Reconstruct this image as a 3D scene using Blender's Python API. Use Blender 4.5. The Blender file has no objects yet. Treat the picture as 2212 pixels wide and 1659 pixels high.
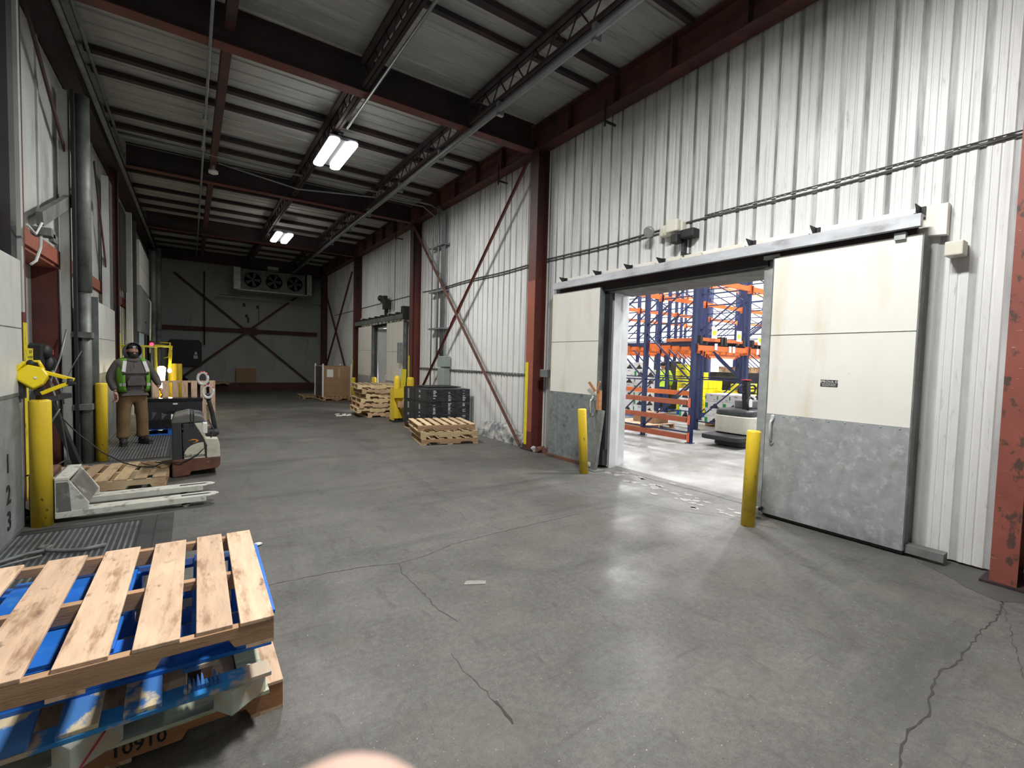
import bpy, bmesh, math, random
from mathutils import Vector, Matrix
random.seed(7)
PI = math.pi
SC = bpy.context.scene
COL = SC.collection

# ------------------------------------------------------------ camera
F_PX, YAW, PITCH, ROLL, CAM_H = 1010.7, 0.603057, -0.0473077, 0.0263765, 1.62
cy_, sy_, cp_, sp_ = math.cos(YAW), math.sin(YAW), math.cos(PITCH), math.sin(PITCH)
fwd = Vector((sy_*cp_, cy_*cp_, sp_)); rt = Vector((cy_, -sy_, 0)); up = rt.cross(fwd)
cr, sr = math.cos(ROLL), math.sin(ROLL)
r2 = rt*cr + up*sr; u2 = -rt*sr + up*cr
cd = bpy.data.cameras.new('camera'); cam = bpy.data.objects.new('camera', cd); COL.objects.link(cam)
cam.matrix_world = Matrix(((r2.x, u2.x, -fwd.x, 0), (r2.y, u2.y, -fwd.y, 0), (r2.z, u2.z, -fwd.z, CAM_H), (0, 0, 0, 1)))
cd.sensor_width = 36; cd.sensor_fit = 'HORIZONTAL'; cd.lens = F_PX/2212*36
cd.clip_start = 0.005; cd.clip_end = 200
cd.dof.use_dof = True; cd.dof.focus_distance = 6.0; cd.dof.aperture_fstop = 16.0
SC.camera = cam

# ------------------------------------------------------------ world, exposure
w = bpy.data.worlds.new('world'); SC.world = w; w.use_nodes = True
w.node_tree.nodes['Background'].inputs[0].default_value = (0.80, 0.90, 1.0, 1)
w.node_tree.nodes['Background'].inputs[1].default_value = 1.6
SC.view_settings.view_transform = 'Standard'; SC.view_settings.look = 'None'
SC.view_settings.gamma = 1; SC.view_settings.use_curve_mapping = False
SC.view_settings.exposure = 0.0
SC.cycles.use_denoising = True
SC.cycles.max_bounces = 7; SC.cycles.diffuse_bounces = 4; SC.cycles.transparent_max_bounces = 12
SC.cycles.caustics_reflective = False; SC.cycles.caustics_refractive = False
SC.cycles.sample_clamp_indirect = 6

# lamp powers (used by the lamp builders further down)
P_NEAR, P_MID, P_FAR = 360, 215, 20
P_RACK = 640
WHITE = (1.0, 0.985, 0.95)

# ------------------------------------------------------------ materials
MATS = {}
def M(name, col, rough=.6, metal=0, var=.12, scale=4, stretch=(1, 1, 1), dirt=None, bump=0, bscale=20, spec=.5, rnd=0, emit=None, grain=None):
    """procedural material: colour varied by noise, optional dirt layers (col, amount, scale, stretch, lo, hi)"""
    if name in MATS: return MATS[name]
    m = bpy.data.materials.new(name); m.use_nodes = True; nt = m.node_tree; N = nt.nodes; L = nt.links
    b = N['Principled BSDF']
    if emit:
        b.inputs['Emission Color'].default_value = (*col, 1); b.inputs['Emission Strength'].default_value = emit
    b.inputs['Roughness'].default_value = rough; b.inputs['Metallic'].default_value = metal
    b.inputs['Specular IOR Level'].default_value = spec
    tc = N.new('ShaderNodeTexCoord')
    def noise(sc, st, det=4, off=0):
        mp = N.new('ShaderNodeMapping'); mp.inputs['Scale'].default_value = st; mp.inputs['Location'].default_value = (off, off*1.7, off*.6)
        L.new(tc.outputs['Object'], mp.inputs['Vector'])
        n = N.new('ShaderNodeTexNoise'); n.inputs['Scale'].default_value = sc; n.inputs['Detail'].default_value = det
        n.inputs['Roughness'].default_value = .6
        L.new(mp.outputs[0], n.inputs['Vector']); return n
    n = noise(scale, stretch)
    mr = N.new('ShaderNodeMapRange'); mr.inputs[1].default_value = .3; mr.inputs[2].default_value = .7
    mr.inputs[3].default_value = 1-var; mr.inputs[4].default_value = 1+var
    L.new(n.outputs[0], mr.inputs[0])
    mx = N.new('ShaderNodeMix'); mx.data_type = 'RGBA'; mx.blend_type = 'MULTIPLY'; mx.inputs[0].default_value = 1
    mx.inputs[6].default_value = (*col, 1)
    L.new(mr.outputs[0], mx.inputs[7])
    out = mx.outputs[2]
    if rnd:
        oi = N.new('ShaderNodeObjectInfo'); m2 = N.new('ShaderNodeMapRange'); m2.inputs[3].default_value = 1-rnd; m2.inputs[4].default_value = 1+rnd*.6
        L.new(oi.outputs['Random'], m2.inputs[0])
        x = N.new('ShaderNodeMix'); x.data_type = 'RGBA'; x.blend_type = 'MULTIPLY'; x.inputs[0].default_value = 1
        L.new(out, x.inputs[6]); L.new(m2.outputs[0], x.inputs[7]); out = x.outputs[2]
    for i, d in enumerate(dirt or []):
        dc, amt, dsc, dst, lo, hi = d[:6]
        dn = noise(dsc, dst, 6, 3.1+i*5.3)
        r = N.new('ShaderNodeMapRange'); r.inputs[1].default_value = lo; r.inputs[2].default_value = hi; r.inputs[4].default_value = amt
        L.new(dn.outputs[0], r.inputs[0])
        fac = r.outputs[0]
        if len(d) > 6:      # fade of the dirt along object Z: (z0, z1)
            sx = N.new('ShaderNodeSeparateXYZ'); L.new(tc.outputs['Object'], sx.inputs[0])
            zr = N.new('ShaderNodeMapRange'); zr.inputs[1].default_value = d[6][0]; zr.inputs[2].default_value = d[6][1]
            L.new(sx.outputs[2], zr.inputs[0])
            mm = N.new('ShaderNodeMath'); mm.operation = 'MULTIPLY'; L.new(fac, mm.inputs[0]); L.new(zr.outputs[0], mm.inputs[1]); fac = mm.outputs[0]
        x = N.new('ShaderNodeMix'); x.data_type = 'RGBA'; L.new(fac, x.inputs[0]); L.new(out, x.inputs[6])
        x.inputs[7].default_value = (*dc, 1); out = x.outputs[2]
    L.new(out, b.inputs['Base Color'])
    if bump:
        bn = noise(bscale, stretch, 5, 9)
        bp = N.new('ShaderNodeBump'); bp.inputs['Strength'].default_value = bump; bp.inputs['Distance'].default_value = .01
        L.new(bn.outputs[0], bp.inputs['Height']); L.new(bp.outputs[0], b.inputs['Normal'])
    MATS[name] = m
    return m

DK = (.02, .02, .02)
m_red = M('red_oxide_paint', (.125, .031, .024), .6, var=.2, dirt=[(DK, .6, 3, (1, 1, .4), .5, .75), ((.022, .014, .016), .85, .8, (1, 1, .5), .25, .5, (3.0, 4.6))])  # second layer darkens the red towards the top
m_redlow = M('red_paint_worn', (.25, .070, .052), .6, var=.2, scale=2, dirt=[((.05, .035, .03), .85, 7, (1, 1.6, 1.1), .56, .62), ((.5, .45, .42), .5, 16, (1, 1, 3), .68, .72), ((.06, .05, .05), .8, 2, (1, 1, .2), .5, .7, (.35, 0))])
m_redorange = M('orange_red_steel', (.30, .088, .055), .6, var=.12)
m_roofred = M('dull_dark_red', (.085, .026, .022), .7, var=.3, dirt=[((.02, .02, .025), .8, 1.5, (1, 1, 1), .45, .7)])  # darker red for roof steel and members at the far end
m_reddark = M('near_black_red_steel', (.035, .016, .018), .7, var=.3, dirt=[((.012, .013, .018), .85, 2, (1, 1, 1), .42, .68)])  # near-black red for roof beams, chords and purlins
m_yel = M('yellow_safety_paint', (.80, .57, .035), .45, var=.07, dirt=[((.10, .07, .02), .8, 22, (1, 1, .7), .655, .68), ((.3, .25, .12), .5, 5, (1, 1, 1), .6, .75), ((.12, .12, .12), .75, 9, (1, 1, 1), .52, .62, (.22, .02))])
m_yel2 = M('yellow_strip_paint', (.72, .62, .03), .5, var=.12, dirt=[((.12, .10, .03), .7, 12, (1, 1, .5), .6, .66)])
m_yplast = M('yellow_plastic', (.85, .66, .01), .35, var=.05)
m_black = M('black_rubber', (.018, .018, .02), .6, var=.3)
m_blackgl = M('black_gloss', (.012, .013, .016), .25, var=.2)
m_galv = M('galvanised_steel', (.38, .40, .41), .42, .35, var=.2, scale=9, dirt=[((.10, .09, .08), .7, 3, (1, 1, .5), .5, .8)])
m_galvd = M('dirty_galvanised', (.17, .185, .18), .55, .2, var=.3, scale=6, dirt=[(DK, .7, 3, (1, 1, .4), .5, .75)])
m_alu = M('bright_sheet_metal', (.60, .62, .64), .30, .45, var=.12, scale=3)
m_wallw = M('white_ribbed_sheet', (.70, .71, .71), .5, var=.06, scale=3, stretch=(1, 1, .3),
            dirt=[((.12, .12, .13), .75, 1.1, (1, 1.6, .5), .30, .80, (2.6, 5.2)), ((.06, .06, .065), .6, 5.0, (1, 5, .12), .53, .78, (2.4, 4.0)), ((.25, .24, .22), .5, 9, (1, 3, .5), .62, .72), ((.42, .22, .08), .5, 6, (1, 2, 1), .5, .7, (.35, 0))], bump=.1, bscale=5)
m_wallgroove = M('grimy_shaded_groove', (.46, .465, .47), .6, var=.2, scale=3, stretch=(1, 1, .4), dirt=[((.07, .07, .075), .8, 3, (1, 3, .25), .34, .6, (1.7, 3.2))])  # grime with painted recess shade, fading lower down as the lighting changes
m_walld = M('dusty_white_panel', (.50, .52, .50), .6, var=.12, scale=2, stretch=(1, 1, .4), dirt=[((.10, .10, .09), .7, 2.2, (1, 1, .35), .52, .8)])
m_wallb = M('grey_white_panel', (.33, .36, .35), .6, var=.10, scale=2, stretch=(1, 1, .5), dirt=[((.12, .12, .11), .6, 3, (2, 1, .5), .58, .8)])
m_roof = M('roof_deck_sheet', (.37, .375, .365), .55, var=.12, scale=3, stretch=(.3, 4, 1), dirt=[((.08, .08, .08), .6, .9, (.6, 1.4, 1), .5, .8), ((.07, .07, .07), .5, 7, (.2, 6, 1), .55, .7)])
m_doorw = M('white_door_panel', (.78, .77, .73), .4, var=.035, scale=2, dirt=[((.62, .50, .30), .55, 2.2, (1, 1.8, .3), .54, .8), ((.30, .30, .28), .6, 30, (1, 1, 1), .70, .74), ((.25, .45, .65), .55, 14, (1, 1.2, .6), .735, .75), ((.35, .34, .32), .5, 9, (1, 1, .6), .68, .74)])
m_doorg = M('grey_door_skirt', (.34, .36, .375), .45, .15, var=.16, scale=8, dirt=[((.62, .64, .65), .5, 16, (1, 1, 1), .54, .7), ((.23, .13, .07), .6, 5, (1, 1.5, .5), .60, .75), ((.10, .10, .10), .8, 4, (1, 1, 1), .4, .65, (.22, .03))])
m_doorg2 = M('grey_door_skirt_dark', (.20, .225, .23), .5, .1, var=.22, scale=12, dirt=[((.33, .36, .37), .5, 20, (1, 1, 1), .55, .7), ((.07, .07, .07), .7, 6, (1, 1, 1), .58, .7)])
m_docw = M('dock_door_white', (.60, .61, .58), .5, var=.05, scale=3, dirt=[((.35, .34, .28), .5, 4, (1, 1, .3), .55, .75)])
m_docg = M('dock_door_grey', (.23, .25, .255), .55, var=.2, scale=6, dirt=[((.09, .09, .09), .6, 3, (1, 1, .6), .5, .7)])
m_white = M('white_enamel', (.72, .73, .72), .4, var=.04)
m_cream = M('cream_enamel', (.66, .64, .55), .4, var=.06, dirt=[((.25, .22, .16), .5, 8, (1, 1, 1), .62, .72)])
m_woodn = M('raw_pine', (.60, .41, .24), .7, var=.16, scale=3, stretch=(1.2, 9, 9), rnd=.22, dirt=[((.20, .12, .07), .6, 5, (1, 5, 5), .60, .74), ((.75, .68, .45), .5, 1.5, (1, 1, 1), .5, .65)], bump=.15)
m_woods = M('brown_pine_stringer', (.46, .285, .165), .7, var=.2, scale=3, stretch=(1.2, 9, 9), dirt=[((.17, .09, .05), .75, 2.6, (1, 5, 5), .56, .70), ((.08, .05, .04), .6, 9, (1, 3, 3), .66, .72)], bump=.15)
m_woodp = M('pale_pine', (.72, .56, .32), .7, var=.14, scale=3, stretch=(1.5, 8, 8), rnd=.15, dirt=[((.30, .18, .09), .6, 4, (1, 4, 4), .58, .72)])
m_woodpc = M('pale_pine_crosswise', (.70, .54, .33), .7, var=.14, scale=3, stretch=(8, 1.5, 8), rnd=.22, dirt=[((.30, .18, .09), .6, 4, (4, 1, 4), .56, .72)])
m_woodc = M('raw_pine_crosswise', (.72, .50, .345), .7, var=.15, scale=3, stretch=(9, 1.2, 9), rnd=.20, dirt=[((.30, .17, .09), .8, 3.0, (6, 1.2, 5), .53, .66), ((.12, .08, .06), .65, 9, (2, 1, 3), .62, .70), ((.75, .62, .42), .6, 2.2, (3, 1, 3), .55, .7)], bump=.15)
m_woodd = M('weathered_pine', (.36, .235, .13), .75, var=.2, scale=3, stretch=(1.2, 9, 9), rnd=.3, dirt=[((.10, .07, .05), .6, 4, (1, 4, 4), .55, .72)], bump=.15)
m_wooddc = M('weathered_pine_crosswise', (.42, .30, .18), .75, var=.2, scale=3, stretch=(9, 1.2, 9), rnd=.32, dirt=[((.10, .07, .05), .6, 4, (4, 1, 4), .55, .72)], bump=.15)
m_woodred = M('reddish_pine', (.42, .20, .09), .7, var=.15, scale=3, stretch=(1.2, 9, 9), dirt=[((.14, .07, .04), .6, 4, (1, 4, 4), .58, .74)], bump=.15)
m_woodgreen = M('greenish_weathered_board', (.46, .49, .37), .75, var=.2, scale=6, stretch=(1, 6, 6), dirt=[((.2, .2, .15), .6, 9, (1, 4, 4), .55, .7)])
m_blue = M('blue_pallet_paint', (.012, .15, .60), .5, var=.2, scale=3, dirt=[((.12, .35, .62), .6, 5, (1, 1, 1), .58, .7)])
m_bluewood = M('worn_blue_on_wood', (.62, .52, .34), .65, var=.12, scale=4, stretch=(8, 1.2, 8), rnd=.15, dirt=[((.02, .16, .48), .95, 2.6, (1.5, 1, 1), .50, .54), ((.25, .25, .22), .5, 6, (1, 1, 1), .6, .7)])
m_rackb = M('rack_blue', (.010, .020, .080), .4, var=.2)
m_rackbl = M('rack_blue_light', (.02, .07, .32), .4, var=.2)
m_racko = M('rack_orange', (.64, .145, .032), .42, var=.12)
m_rackr = M('rack_orange_dusty', (.36, .080, .028), .5, var=.2)
m_card = M('cardboard', (.33, .20, .115), .8, var=.08, scale=3)
m_ybox = M('yellow_carton', (.86, .78, .02), .55, var=.04)
m_wbox = M('white_carton', (.74, .76, .75), .55, var=.04)
m_green = M('green_print', (.015, .30, .06), .5)
m_ink = M('black_print', (.015, .017, .02), .5)
m_crate = M('dark_carton', (.008, .010, .020), .4, var=.4, scale=4)
m_steelp = M('steel_plate_dark', (.062, .066, .068), .5, .3, var=.3, scale=5, dirt=[((.10, .075, .06), .6, 3, (1, 1, 1), .5, .7)])
m_fork = M('worn_white_fork_paint', (.60, .61, .55), .5, var=.12, scale=8, dirt=[((.13, .12, .10), .7, 9, (1, 1, 1), .55, .66)])
m_tbeige = M('truck_beige_paint', (.60, .58, .49), .4, var=.06, dirt=[((.3, .28, .2), .4, 6, (1, 1, 1), .55, .7)])
m_tgrey = M('truck_dark_grey', (.035, .038, .042), .45, var=.15)
m_tgrey2 = M('dusty_plastic_cover', (.12, .12, .12), .55, var=.2)
m_rust = M('rusty_chassis', (.14, .06, .035), .7, var=.3, scale=6, dirt=[((.06, .05, .045), .8, 5, (1, 1, 1), .5, .6), ((.3, .3, .22), .5, 9, (1, 1, 1), .66, .7)])
m_hood = M('charcoal_fleece', (.078, .070, .070), .9, var=.1, scale=18, bump=.3, bscale=14)
m_vest = M('hi_vis_green_mesh', (.10, .27, .015), .7, var=.2, scale=25)
m_refl = M('grey_reflective_tape', (.50, .50, .50), .4)
m_trou = M('brown_duck_canvas', (.16, .10, .045), .85, var=.18, scale=7, bump=.4, bscale=9)
m_boot = M('dark_boot_leather', (.022, .020, .018), .6, var=.2)
m_skin = M('skin', (.36, .19, .13), .5, var=.06)
m_skinpale = M('pale_skin', (.74, .50, .42), .5, var=.03)
m_nail = M('fingernail', (.80, .58, .52), .3, var=.02)
m_eye = M('eye_white', (.6, .58, .55), .3, var=0)
m_knit = M('black_knit', (.012, .012, .014), .9, var=.3, scale=30)
m_bluecl = M('blue_workwear', (.03, .08, .25), .8)
m_rock = M('broken_concrete', (.40, .40, .38), .9, var=.35, scale=9, dirt=[((.10, .11, .14), .8, 6, (1, 1, 1), .5, .6)], bump=.8, bscale=16)
m_cable = M('grimy_cable', (.075, .075, .078), .6, var=.3)
m_pipe = M('grey_pipe', (.22, .24, .25), .4, .3, var=.15)
m_elec = M('grey_green_enclosure', (.28, .33, .32), .45, var=.08)
m_lens = M('lit_lens', (1, .985, .94), .5, emit=26, var=0)
m_warm = M('warm_glow_surface', (1, .86, .45), .5, emit=30, var=0)
m_redl = M('lit_red_lens', (1, .02, .06), .5, emit=6, var=0)
m_paper = M('paper_label', (.76, .78, .74), .6, var=.03)
m_lime = M('lime_print', (.55, .62, .03), .6)
m_foam = M('white_corner_post', (.75, .75, .74), .5, var=.03)
m_maroon = M('dark_maroon_film', (.075, .05, .055), .35, var=.3)
m_tape = M('clear_tape', (.42, .32, .24), .25)

def film_mat():
    m = bpy.data.materials.new('stretch_film'); m.use_nodes = True; nt = m.node_tree; N = nt.nodes; L = nt.links
    for n in list(N): N.remove(n)
    o = N.new('ShaderNodeOutputMaterial'); t = N.new('ShaderNodeBsdfTransparent'); g = N.new('ShaderNodeBsdfGlossy'); mx = N.new('ShaderNodeMixShader')
    g.inputs['Roughness'].default_value = .16; g.inputs[0].default_value = (.8, .82, .88, 1)
    tc = N.new('ShaderNodeTexCoord'); mp = N.new('ShaderNodeMapping'); mp.inputs['Rotation'].default_value = (.6, .4, .5); mp.inputs['Scale'].default_value = (2, 2, 9)
    n = N.new('ShaderNodeTexNoise'); n.inputs['Scale'].default_value = 3; n.inputs['Detail'].default_value = 6
    L.new(tc.outputs['Object'], mp.inputs[0]); L.new(mp.outputs[0], n.inputs['Vector'])
    r = N.new('ShaderNodeMapRange'); r.inputs[1].default_value = .42; r.inputs[2].default_value = .72; r.inputs[3].default_value = .008; r.inputs[4].default_value = .13
    L.new(n.outputs[0], r.inputs[0]); L.new(r.outputs[0], mx.inputs[0])
    b = N.new('ShaderNodeBump'); b.inputs['Strength'].default_value = 1; b.inputs['Distance'].default_value = .05
    L.new(n.outputs[0], b.inputs['Height']); L.new(b.outputs[0], g.inputs['Normal'])
    L.new(t.outputs[0], mx.inputs[1]); L.new(g.outputs[0], mx.inputs[2]); L.new(mx.outputs[0], o.inputs[0])
    return m
m_film = film_mat()

def concrete_mat(name, base, streak, rough0, rough1, spots=True, light=None):
    m = bpy.data.materials.new(name); m.use_nodes = True; nt = m.node_tree; N = nt.nodes; L = nt.links
    b = N['Principled BSDF']; tc = N.new('ShaderNodeTexCoord')
    def noise(sc, st=(1, 1, 1), rot=0, det=5, off=0, dist=0):
        mp = N.new('ShaderNodeMapping'); mp.inputs['Scale'].default_value = st; mp.inputs['Rotation'].default_value = (0, 0, rot); mp.inputs['Location'].default_value = (off, off, 0)
        L.new(tc.outputs['Object'], mp.inputs[0]); n = N.new('ShaderNodeTexNoise'); n.inputs['Scale'].default_value = sc; n.inputs['Detail'].default_value = det
        n.inputs['Roughness'].default_value = .62; n.inputs['Distortion'].default_value = dist
        L.new(mp.outputs[0], n.inputs['Vector']); return n.outputs[0]
    def rng(s, a, c, lo, hi):
        r = N.new('ShaderNodeMapRange'); r.inputs[1].default_value = a; r.inputs[2].default_value = c; r.inputs[3].default_value = lo; r.inputs[4].default_value = hi
        L.new(s, r.inputs[0]); return r.outputs[0]
    def mul(a, s):
        x = N.new('ShaderNodeMix'); x.data_type = 'RGBA'; x.blend_type = 'MULTIPLY'; x.inputs[0].default_value = 1
        if isinstance(a, tuple): x.inputs[6].default_value = (*a, 1)
        else: L.new(a, x.inputs[6])
        L.new(s, x.inputs[7]); return x.outputs[2]
    def mixc(a, f, col):
        x = N.new('ShaderNodeMix'); x.data_type = 'RGBA'; L.new(f, x.inputs[0]); L.new(a, x.inputs[6]); x.inputs[7].default_value = (*col, 1); return x.outputs[2]
    c = mul(base, rng(noise(.55, dist=.6), .3, .7, .74, 1.22))
    c = mul(c, rng(noise(3.2, off=4), .3, .7, .86, 1.12))
    c = mul(c, rng(noise(26, off=2), .3, .7, .80, 1.18))
    c = mul(c, rng(noise(110, off=2.5, det=2), .3, .7, .82, 1.18))
    c = mixc(c, rng(noise(8, (1, .35, 1), .9, 6, 3.3, .4), .60, .70, 0, .5), streak)
    c = mixc(c, rng(noise(.8, (.25, 1.8, 1), .5, 6, 7, .4), .54, .70, 0, .55), streak)      # sweeping tyre marks
    c = mixc(c, rng(noise(.9, (2.2, .3, 1), .25, 6, 11, .5), .56, .72, 0, .45), streak)
    c = mixc(c, rng(noise(1.2, (.3, 2.4, 1), -.35, 6, 17, .3), .57, .72, 0, .45), streak)
    c = mixc(c, rng(noise(4, (.3, 4.4, 1), .2, 6, 23, .3), .60, .70, 0, .35), streak)
    c = mixc(c, rng(noise(1.6, off=31), .56, .75, 0, .35), (base[0]*1.35, base[1]*1.3, base[2]*1.05))
    if spots: c = mixc(c, rng(noise(75, off=5, det=1), .735, .76, 0, .8), (.36, .35, .31)); c = mixc(c, rng(noise(40, off=8, det=2), .70, .73, 0, .7), (.03, .03, .03))
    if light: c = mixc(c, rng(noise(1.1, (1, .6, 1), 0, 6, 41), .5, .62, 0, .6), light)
    L.new(c, b.inputs['Base Color'])
    L.new(rng(noise(1.3, off=13), .35, .65, rough0, rough1), b.inputs['Roughness'])
    bp = N.new('ShaderNodeBump'); bp.inputs['Strength'].default_value = .12; bp.inputs['Distance'].default_value = .01
    L.new(noise(18, off=6), bp.inputs['Height']); L.new(bp.outputs[0], b.inputs['Normal'])
    return m
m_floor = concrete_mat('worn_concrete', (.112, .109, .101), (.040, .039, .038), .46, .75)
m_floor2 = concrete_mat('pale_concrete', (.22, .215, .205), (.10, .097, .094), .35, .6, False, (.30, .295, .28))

# ------------------------------------------------------------ mesh builder
class MB:
    def __init__(s): s.v = []; s.f = []; s.sm = []
    def add(s, vs, fs, smooth=False):
        o = len(s.v); s.v += [tuple(v) for v in vs]; s.f += [tuple(i+o for i in f) for f in fs]; s.sm += [smooth]*len(fs); return s
    def box(s, x0, x1, y0, y1, z0, z1, mtx=None):
        vs = [Vector((x, y, z)) for z in (z0, z1) for y in (y0, y1) for x in (x0, x1)]
        if mtx: vs = [mtx @ v for v in vs]
        return s.add(vs, [(0, 2, 3, 1), (4, 5, 7, 6), (0, 1, 5, 4), (2, 6, 7, 3), (0, 4, 6, 2), (1, 3, 7, 5)])
    def bar(s, p0, p1, w, h, upv=(0, 0, 1)):
        p0 = Vector(p0); p1 = Vector(p1); d = (p1-p0).normalized(); u = Vector(upv)
        if abs(d.dot(u)) > .98: u = Vector((0, 1, 0))
        a = d.cross(u).normalized()*(w/2); b = a.cross(d).normalized()*(h/2)
        vs = [p+sa*a+sb*b for p in (p0, p1) for sa, sb in ((-1, -1), (1, -1), (1, 1), (-1, 1))]
        return s.add(vs, [(3, 2, 1, 0), (4, 5, 6, 7), (0, 1, 5, 4), (1, 2, 6, 5), (2, 3, 7, 6), (3, 0, 4, 7)])
    def prism(s, pts, axis, a, b, mtx=None):
        """2d outline extruded along an axis: 'x' pts=(y,z), 'y' pts=(x,z), 'z' pts=(x,y)"""
        n = len(pts); mk = {'x': lambda p, t: Vector((t, p[0], p[1])), 'y': lambda p, t: Vector((p[0], t, p[1])), 'z': lambda p, t: Vector((p[0], p[1], t))}[axis]
        vs = [mk(p, a) for p in pts]+[mk(p, b) for p in pts]
        if mtx: vs = [mtx @ v for v in vs]
        return s.add(vs, [tuple(range(n)), tuple(range(2*n-1, n-1, -1))]+[(i, i+n, (i+1) % n+n, (i+1) % n) for i in range(n)])
    def tube(s, path, r, n=10, caps=True, smooth=True, rs=None):
        path = [Vector(p) for p in path]; rings = []; m = len(path); prev = None
        for i, p in enumerate(path):
            t = (path[min(i+1, m-1)]-path[max(i-1, 0)]).normalized()
            if prev is None:
                u = Vector((0, 0, 1)) if abs(t.z) < .9 else Vector((0, 1, 0)); a = t.cross(u).normalized()
            else: a = (prev-t*prev.dot(t)).normalized()
            prev = a; b = t.cross(a); rr = rs[i] if rs else r
            rings.append([p+(a*math.cos(2*PI*k/n)+b*math.sin(2*PI*k/n))*rr for k in range(n)])
        s.add([v for q in rings for v in q], [(i*n+k, i*n+(k+1) % n, (i+1)*n+(k+1) % n, (i+1)*n+k) for i in range(m-1) for k in range(n)], smooth)
        if caps: s.add(rings[0], [tuple(range(n-1, -1, -1))]); s.add(rings[-1], [tuple(range(n))])
        return s
    def lathe(s, prof, c=(0, 0, 0), n=20, mtx=None, smooth=True):
        vs = [Vector((c[0]+r*math.cos(2*PI*k/n), c[1]+r*math.sin(2*PI*k/n), c[2]+z)) for r, z in prof for k in range(n)]
        if mtx: vs = [mtx @ v for v in vs]
        m = len(prof)
        s.add(vs, [(i*n+k, i*n+(k+1) % n, (i+1)*n+(k+1) % n, (i+1)*n+k) for i in range(m-1) for k in range(n)], smooth)
        s.add([vs[k] for k in range(n)], [tuple(range(n-1, -1, -1))]); s.add([vs[(m-1)*n+k] for k in range(n)], [tuple(range(n))]); return s
    def ell(s, c, rx, ry, rz, n=16, m=10, mtx=None):
        vs = []
        for i in range(m+1):
            ph = PI*i/m
            for k in range(n):
                th = 2*PI*k/n; v = Vector((c[0]+rx*math.sin(ph)*math.cos(th), c[1]+ry*math.sin(ph)*math.sin(th), c[2]-rz*math.cos(ph)))
                vs.append(mtx @ v if mtx else v)
        return s.add(vs, [(i*n+k, i*n+(k+1) % n, (i+1)*n+(k+1) % n, (i+1)*n+k) for i in range(m) for k in range(n)], True)
    def me(s, name):
        me = bpy.data.meshes.new(name); me.from_pydata(s.v, [], s.f); me.update()
        for p, q in zip(me.polygons, s.sm): p.use_smooth = q
        bm = bmesh.new(); bm.from_mesh(me); bmesh.ops.remove_doubles(bm, verts=bm.verts, dist=1e-5); bmesh.ops.recalc_face_normals(bm, faces=bm.faces); bm.to_mesh(me); bm.free()
        return me
    def obj(s, name, mat, parent=None, bevel=0, seg=2, label=None):
        o = bpy.data.objects.new(name, s.me(name)); COL.objects.link(o); o.data.materials.append(mat)
        if parent: o.parent = parent
        if bevel:
            b = o.modifiers.new('bevel', 'BEVEL'); b.width = bevel; b.segments = seg; b.limit_method = 'ANGLE'; b.angle_limit = .7
        if label: o['label'] = label
        return o
def tag(o, label, cat, group=None):
    o['label'] = label; o['category'] = cat
    if group: o['group'] = group
    return o
def T(name, label, cat, loc=(0, 0, 0), rz=0, group=None):
    o = bpy.data.objects.new(name, None); COL.objects.link(o); o.location = loc; o.rotation_euler = (0, 0, rz); o.empty_display_size = .1
    return tag(o, label, cat, group)
def ST(o, kind='structure'): o['kind'] = kind; return o
def dup(root, loc=None, rz=None, label=None, group=None, par=None):
    r = root.copy(); COL.objects.link(r)
    if par is not None: r.parent = par
    if loc is not None: r.location = loc
    if rz is not None: r.rotation_euler = (0, 0, rz) if not isinstance(rz, tuple) else rz
    if label: r['label'] = label
    if group: r['group'] = group
    for ch in list(root.children): dup(ch, par=r)
    return r
def B(x0, x1, y0, y1, z0, z1): return MB().box(x0, x1, y0, y1, z0, z1)
def text_obj(s, size, mat, parent, mtx, name='lettering', ext=.0008, alignx='CENTER', bold=0):
    cu = bpy.data.curves.new('t', 'FONT'); cu.body = s; cu.size = size; cu.extrude = ext; cu.align_x = alignx; cu.align_y = 'CENTER'; cu.offset = bold
    cu.resolution_u = 2
    t = bpy.data.objects.new('t', cu); COL.objects.link(t)
    dg = bpy.context.evaluated_depsgraph_get(); me = bpy.data.meshes.new_from_object(t.evaluated_get(dg))
    bpy.data.objects.remove(t); bpy.data.curves.remove(cu)
    me.transform(mtx); me.materials.clear(); me.materials.append(mat)
    o = bpy.data.objects.new(name, me); COL.objects.link(o)
    if parent: o.parent = parent
    return o
def face_m(loc, right, upv):
    """matrix whose local x is 'right', local y is 'up'"""
    r = Vector(right).normalized(); u = Vector(upv).normalized(); n = r.cross(u)
    return Matrix(((r.x, u.x, n.x, loc[0]), (r.y, u.y, n.y, loc[1]), (r.z, u.z, n.z, loc[2]), (0, 0, 0, 1)))
def skin(name, pts, edges, root, mat, parent=None, sub=2):
    """pts: (x,y,z,rx,ry)"""
    me = bpy.data.meshes.new(name); me.from_pydata([p[:3] for p in pts], edges, []); o = bpy.data.objects.new(name, me); COL.objects.link(o)
    o.modifiers.new('skin', 'SKIN'); sd = me.skin_vertices[0].data
    for i, p in enumerate(pts): sd[i].radius = (p[3], p[4] if len(p) > 4 else p[3]); sd[i].use_root = (i == root)
    m = o.modifiers.new('sub', 'SUBSURF'); m.levels = sub; m.render_levels = sub
    dg = bpy.context.evaluated_depsgraph_get(); dg.update(); me2 = bpy.data.meshes.new_from_object(o.evaluated_get(dg))
    bpy.data.objects.remove(o)
    for p in me2.polygons: p.use_smooth = True
    me2.materials.clear(); me2.materials.append(mat)
    r = bpy.data.objects.new(name, me2); COL.objects.link(r)
    if parent: r.parent = parent
    return r
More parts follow.
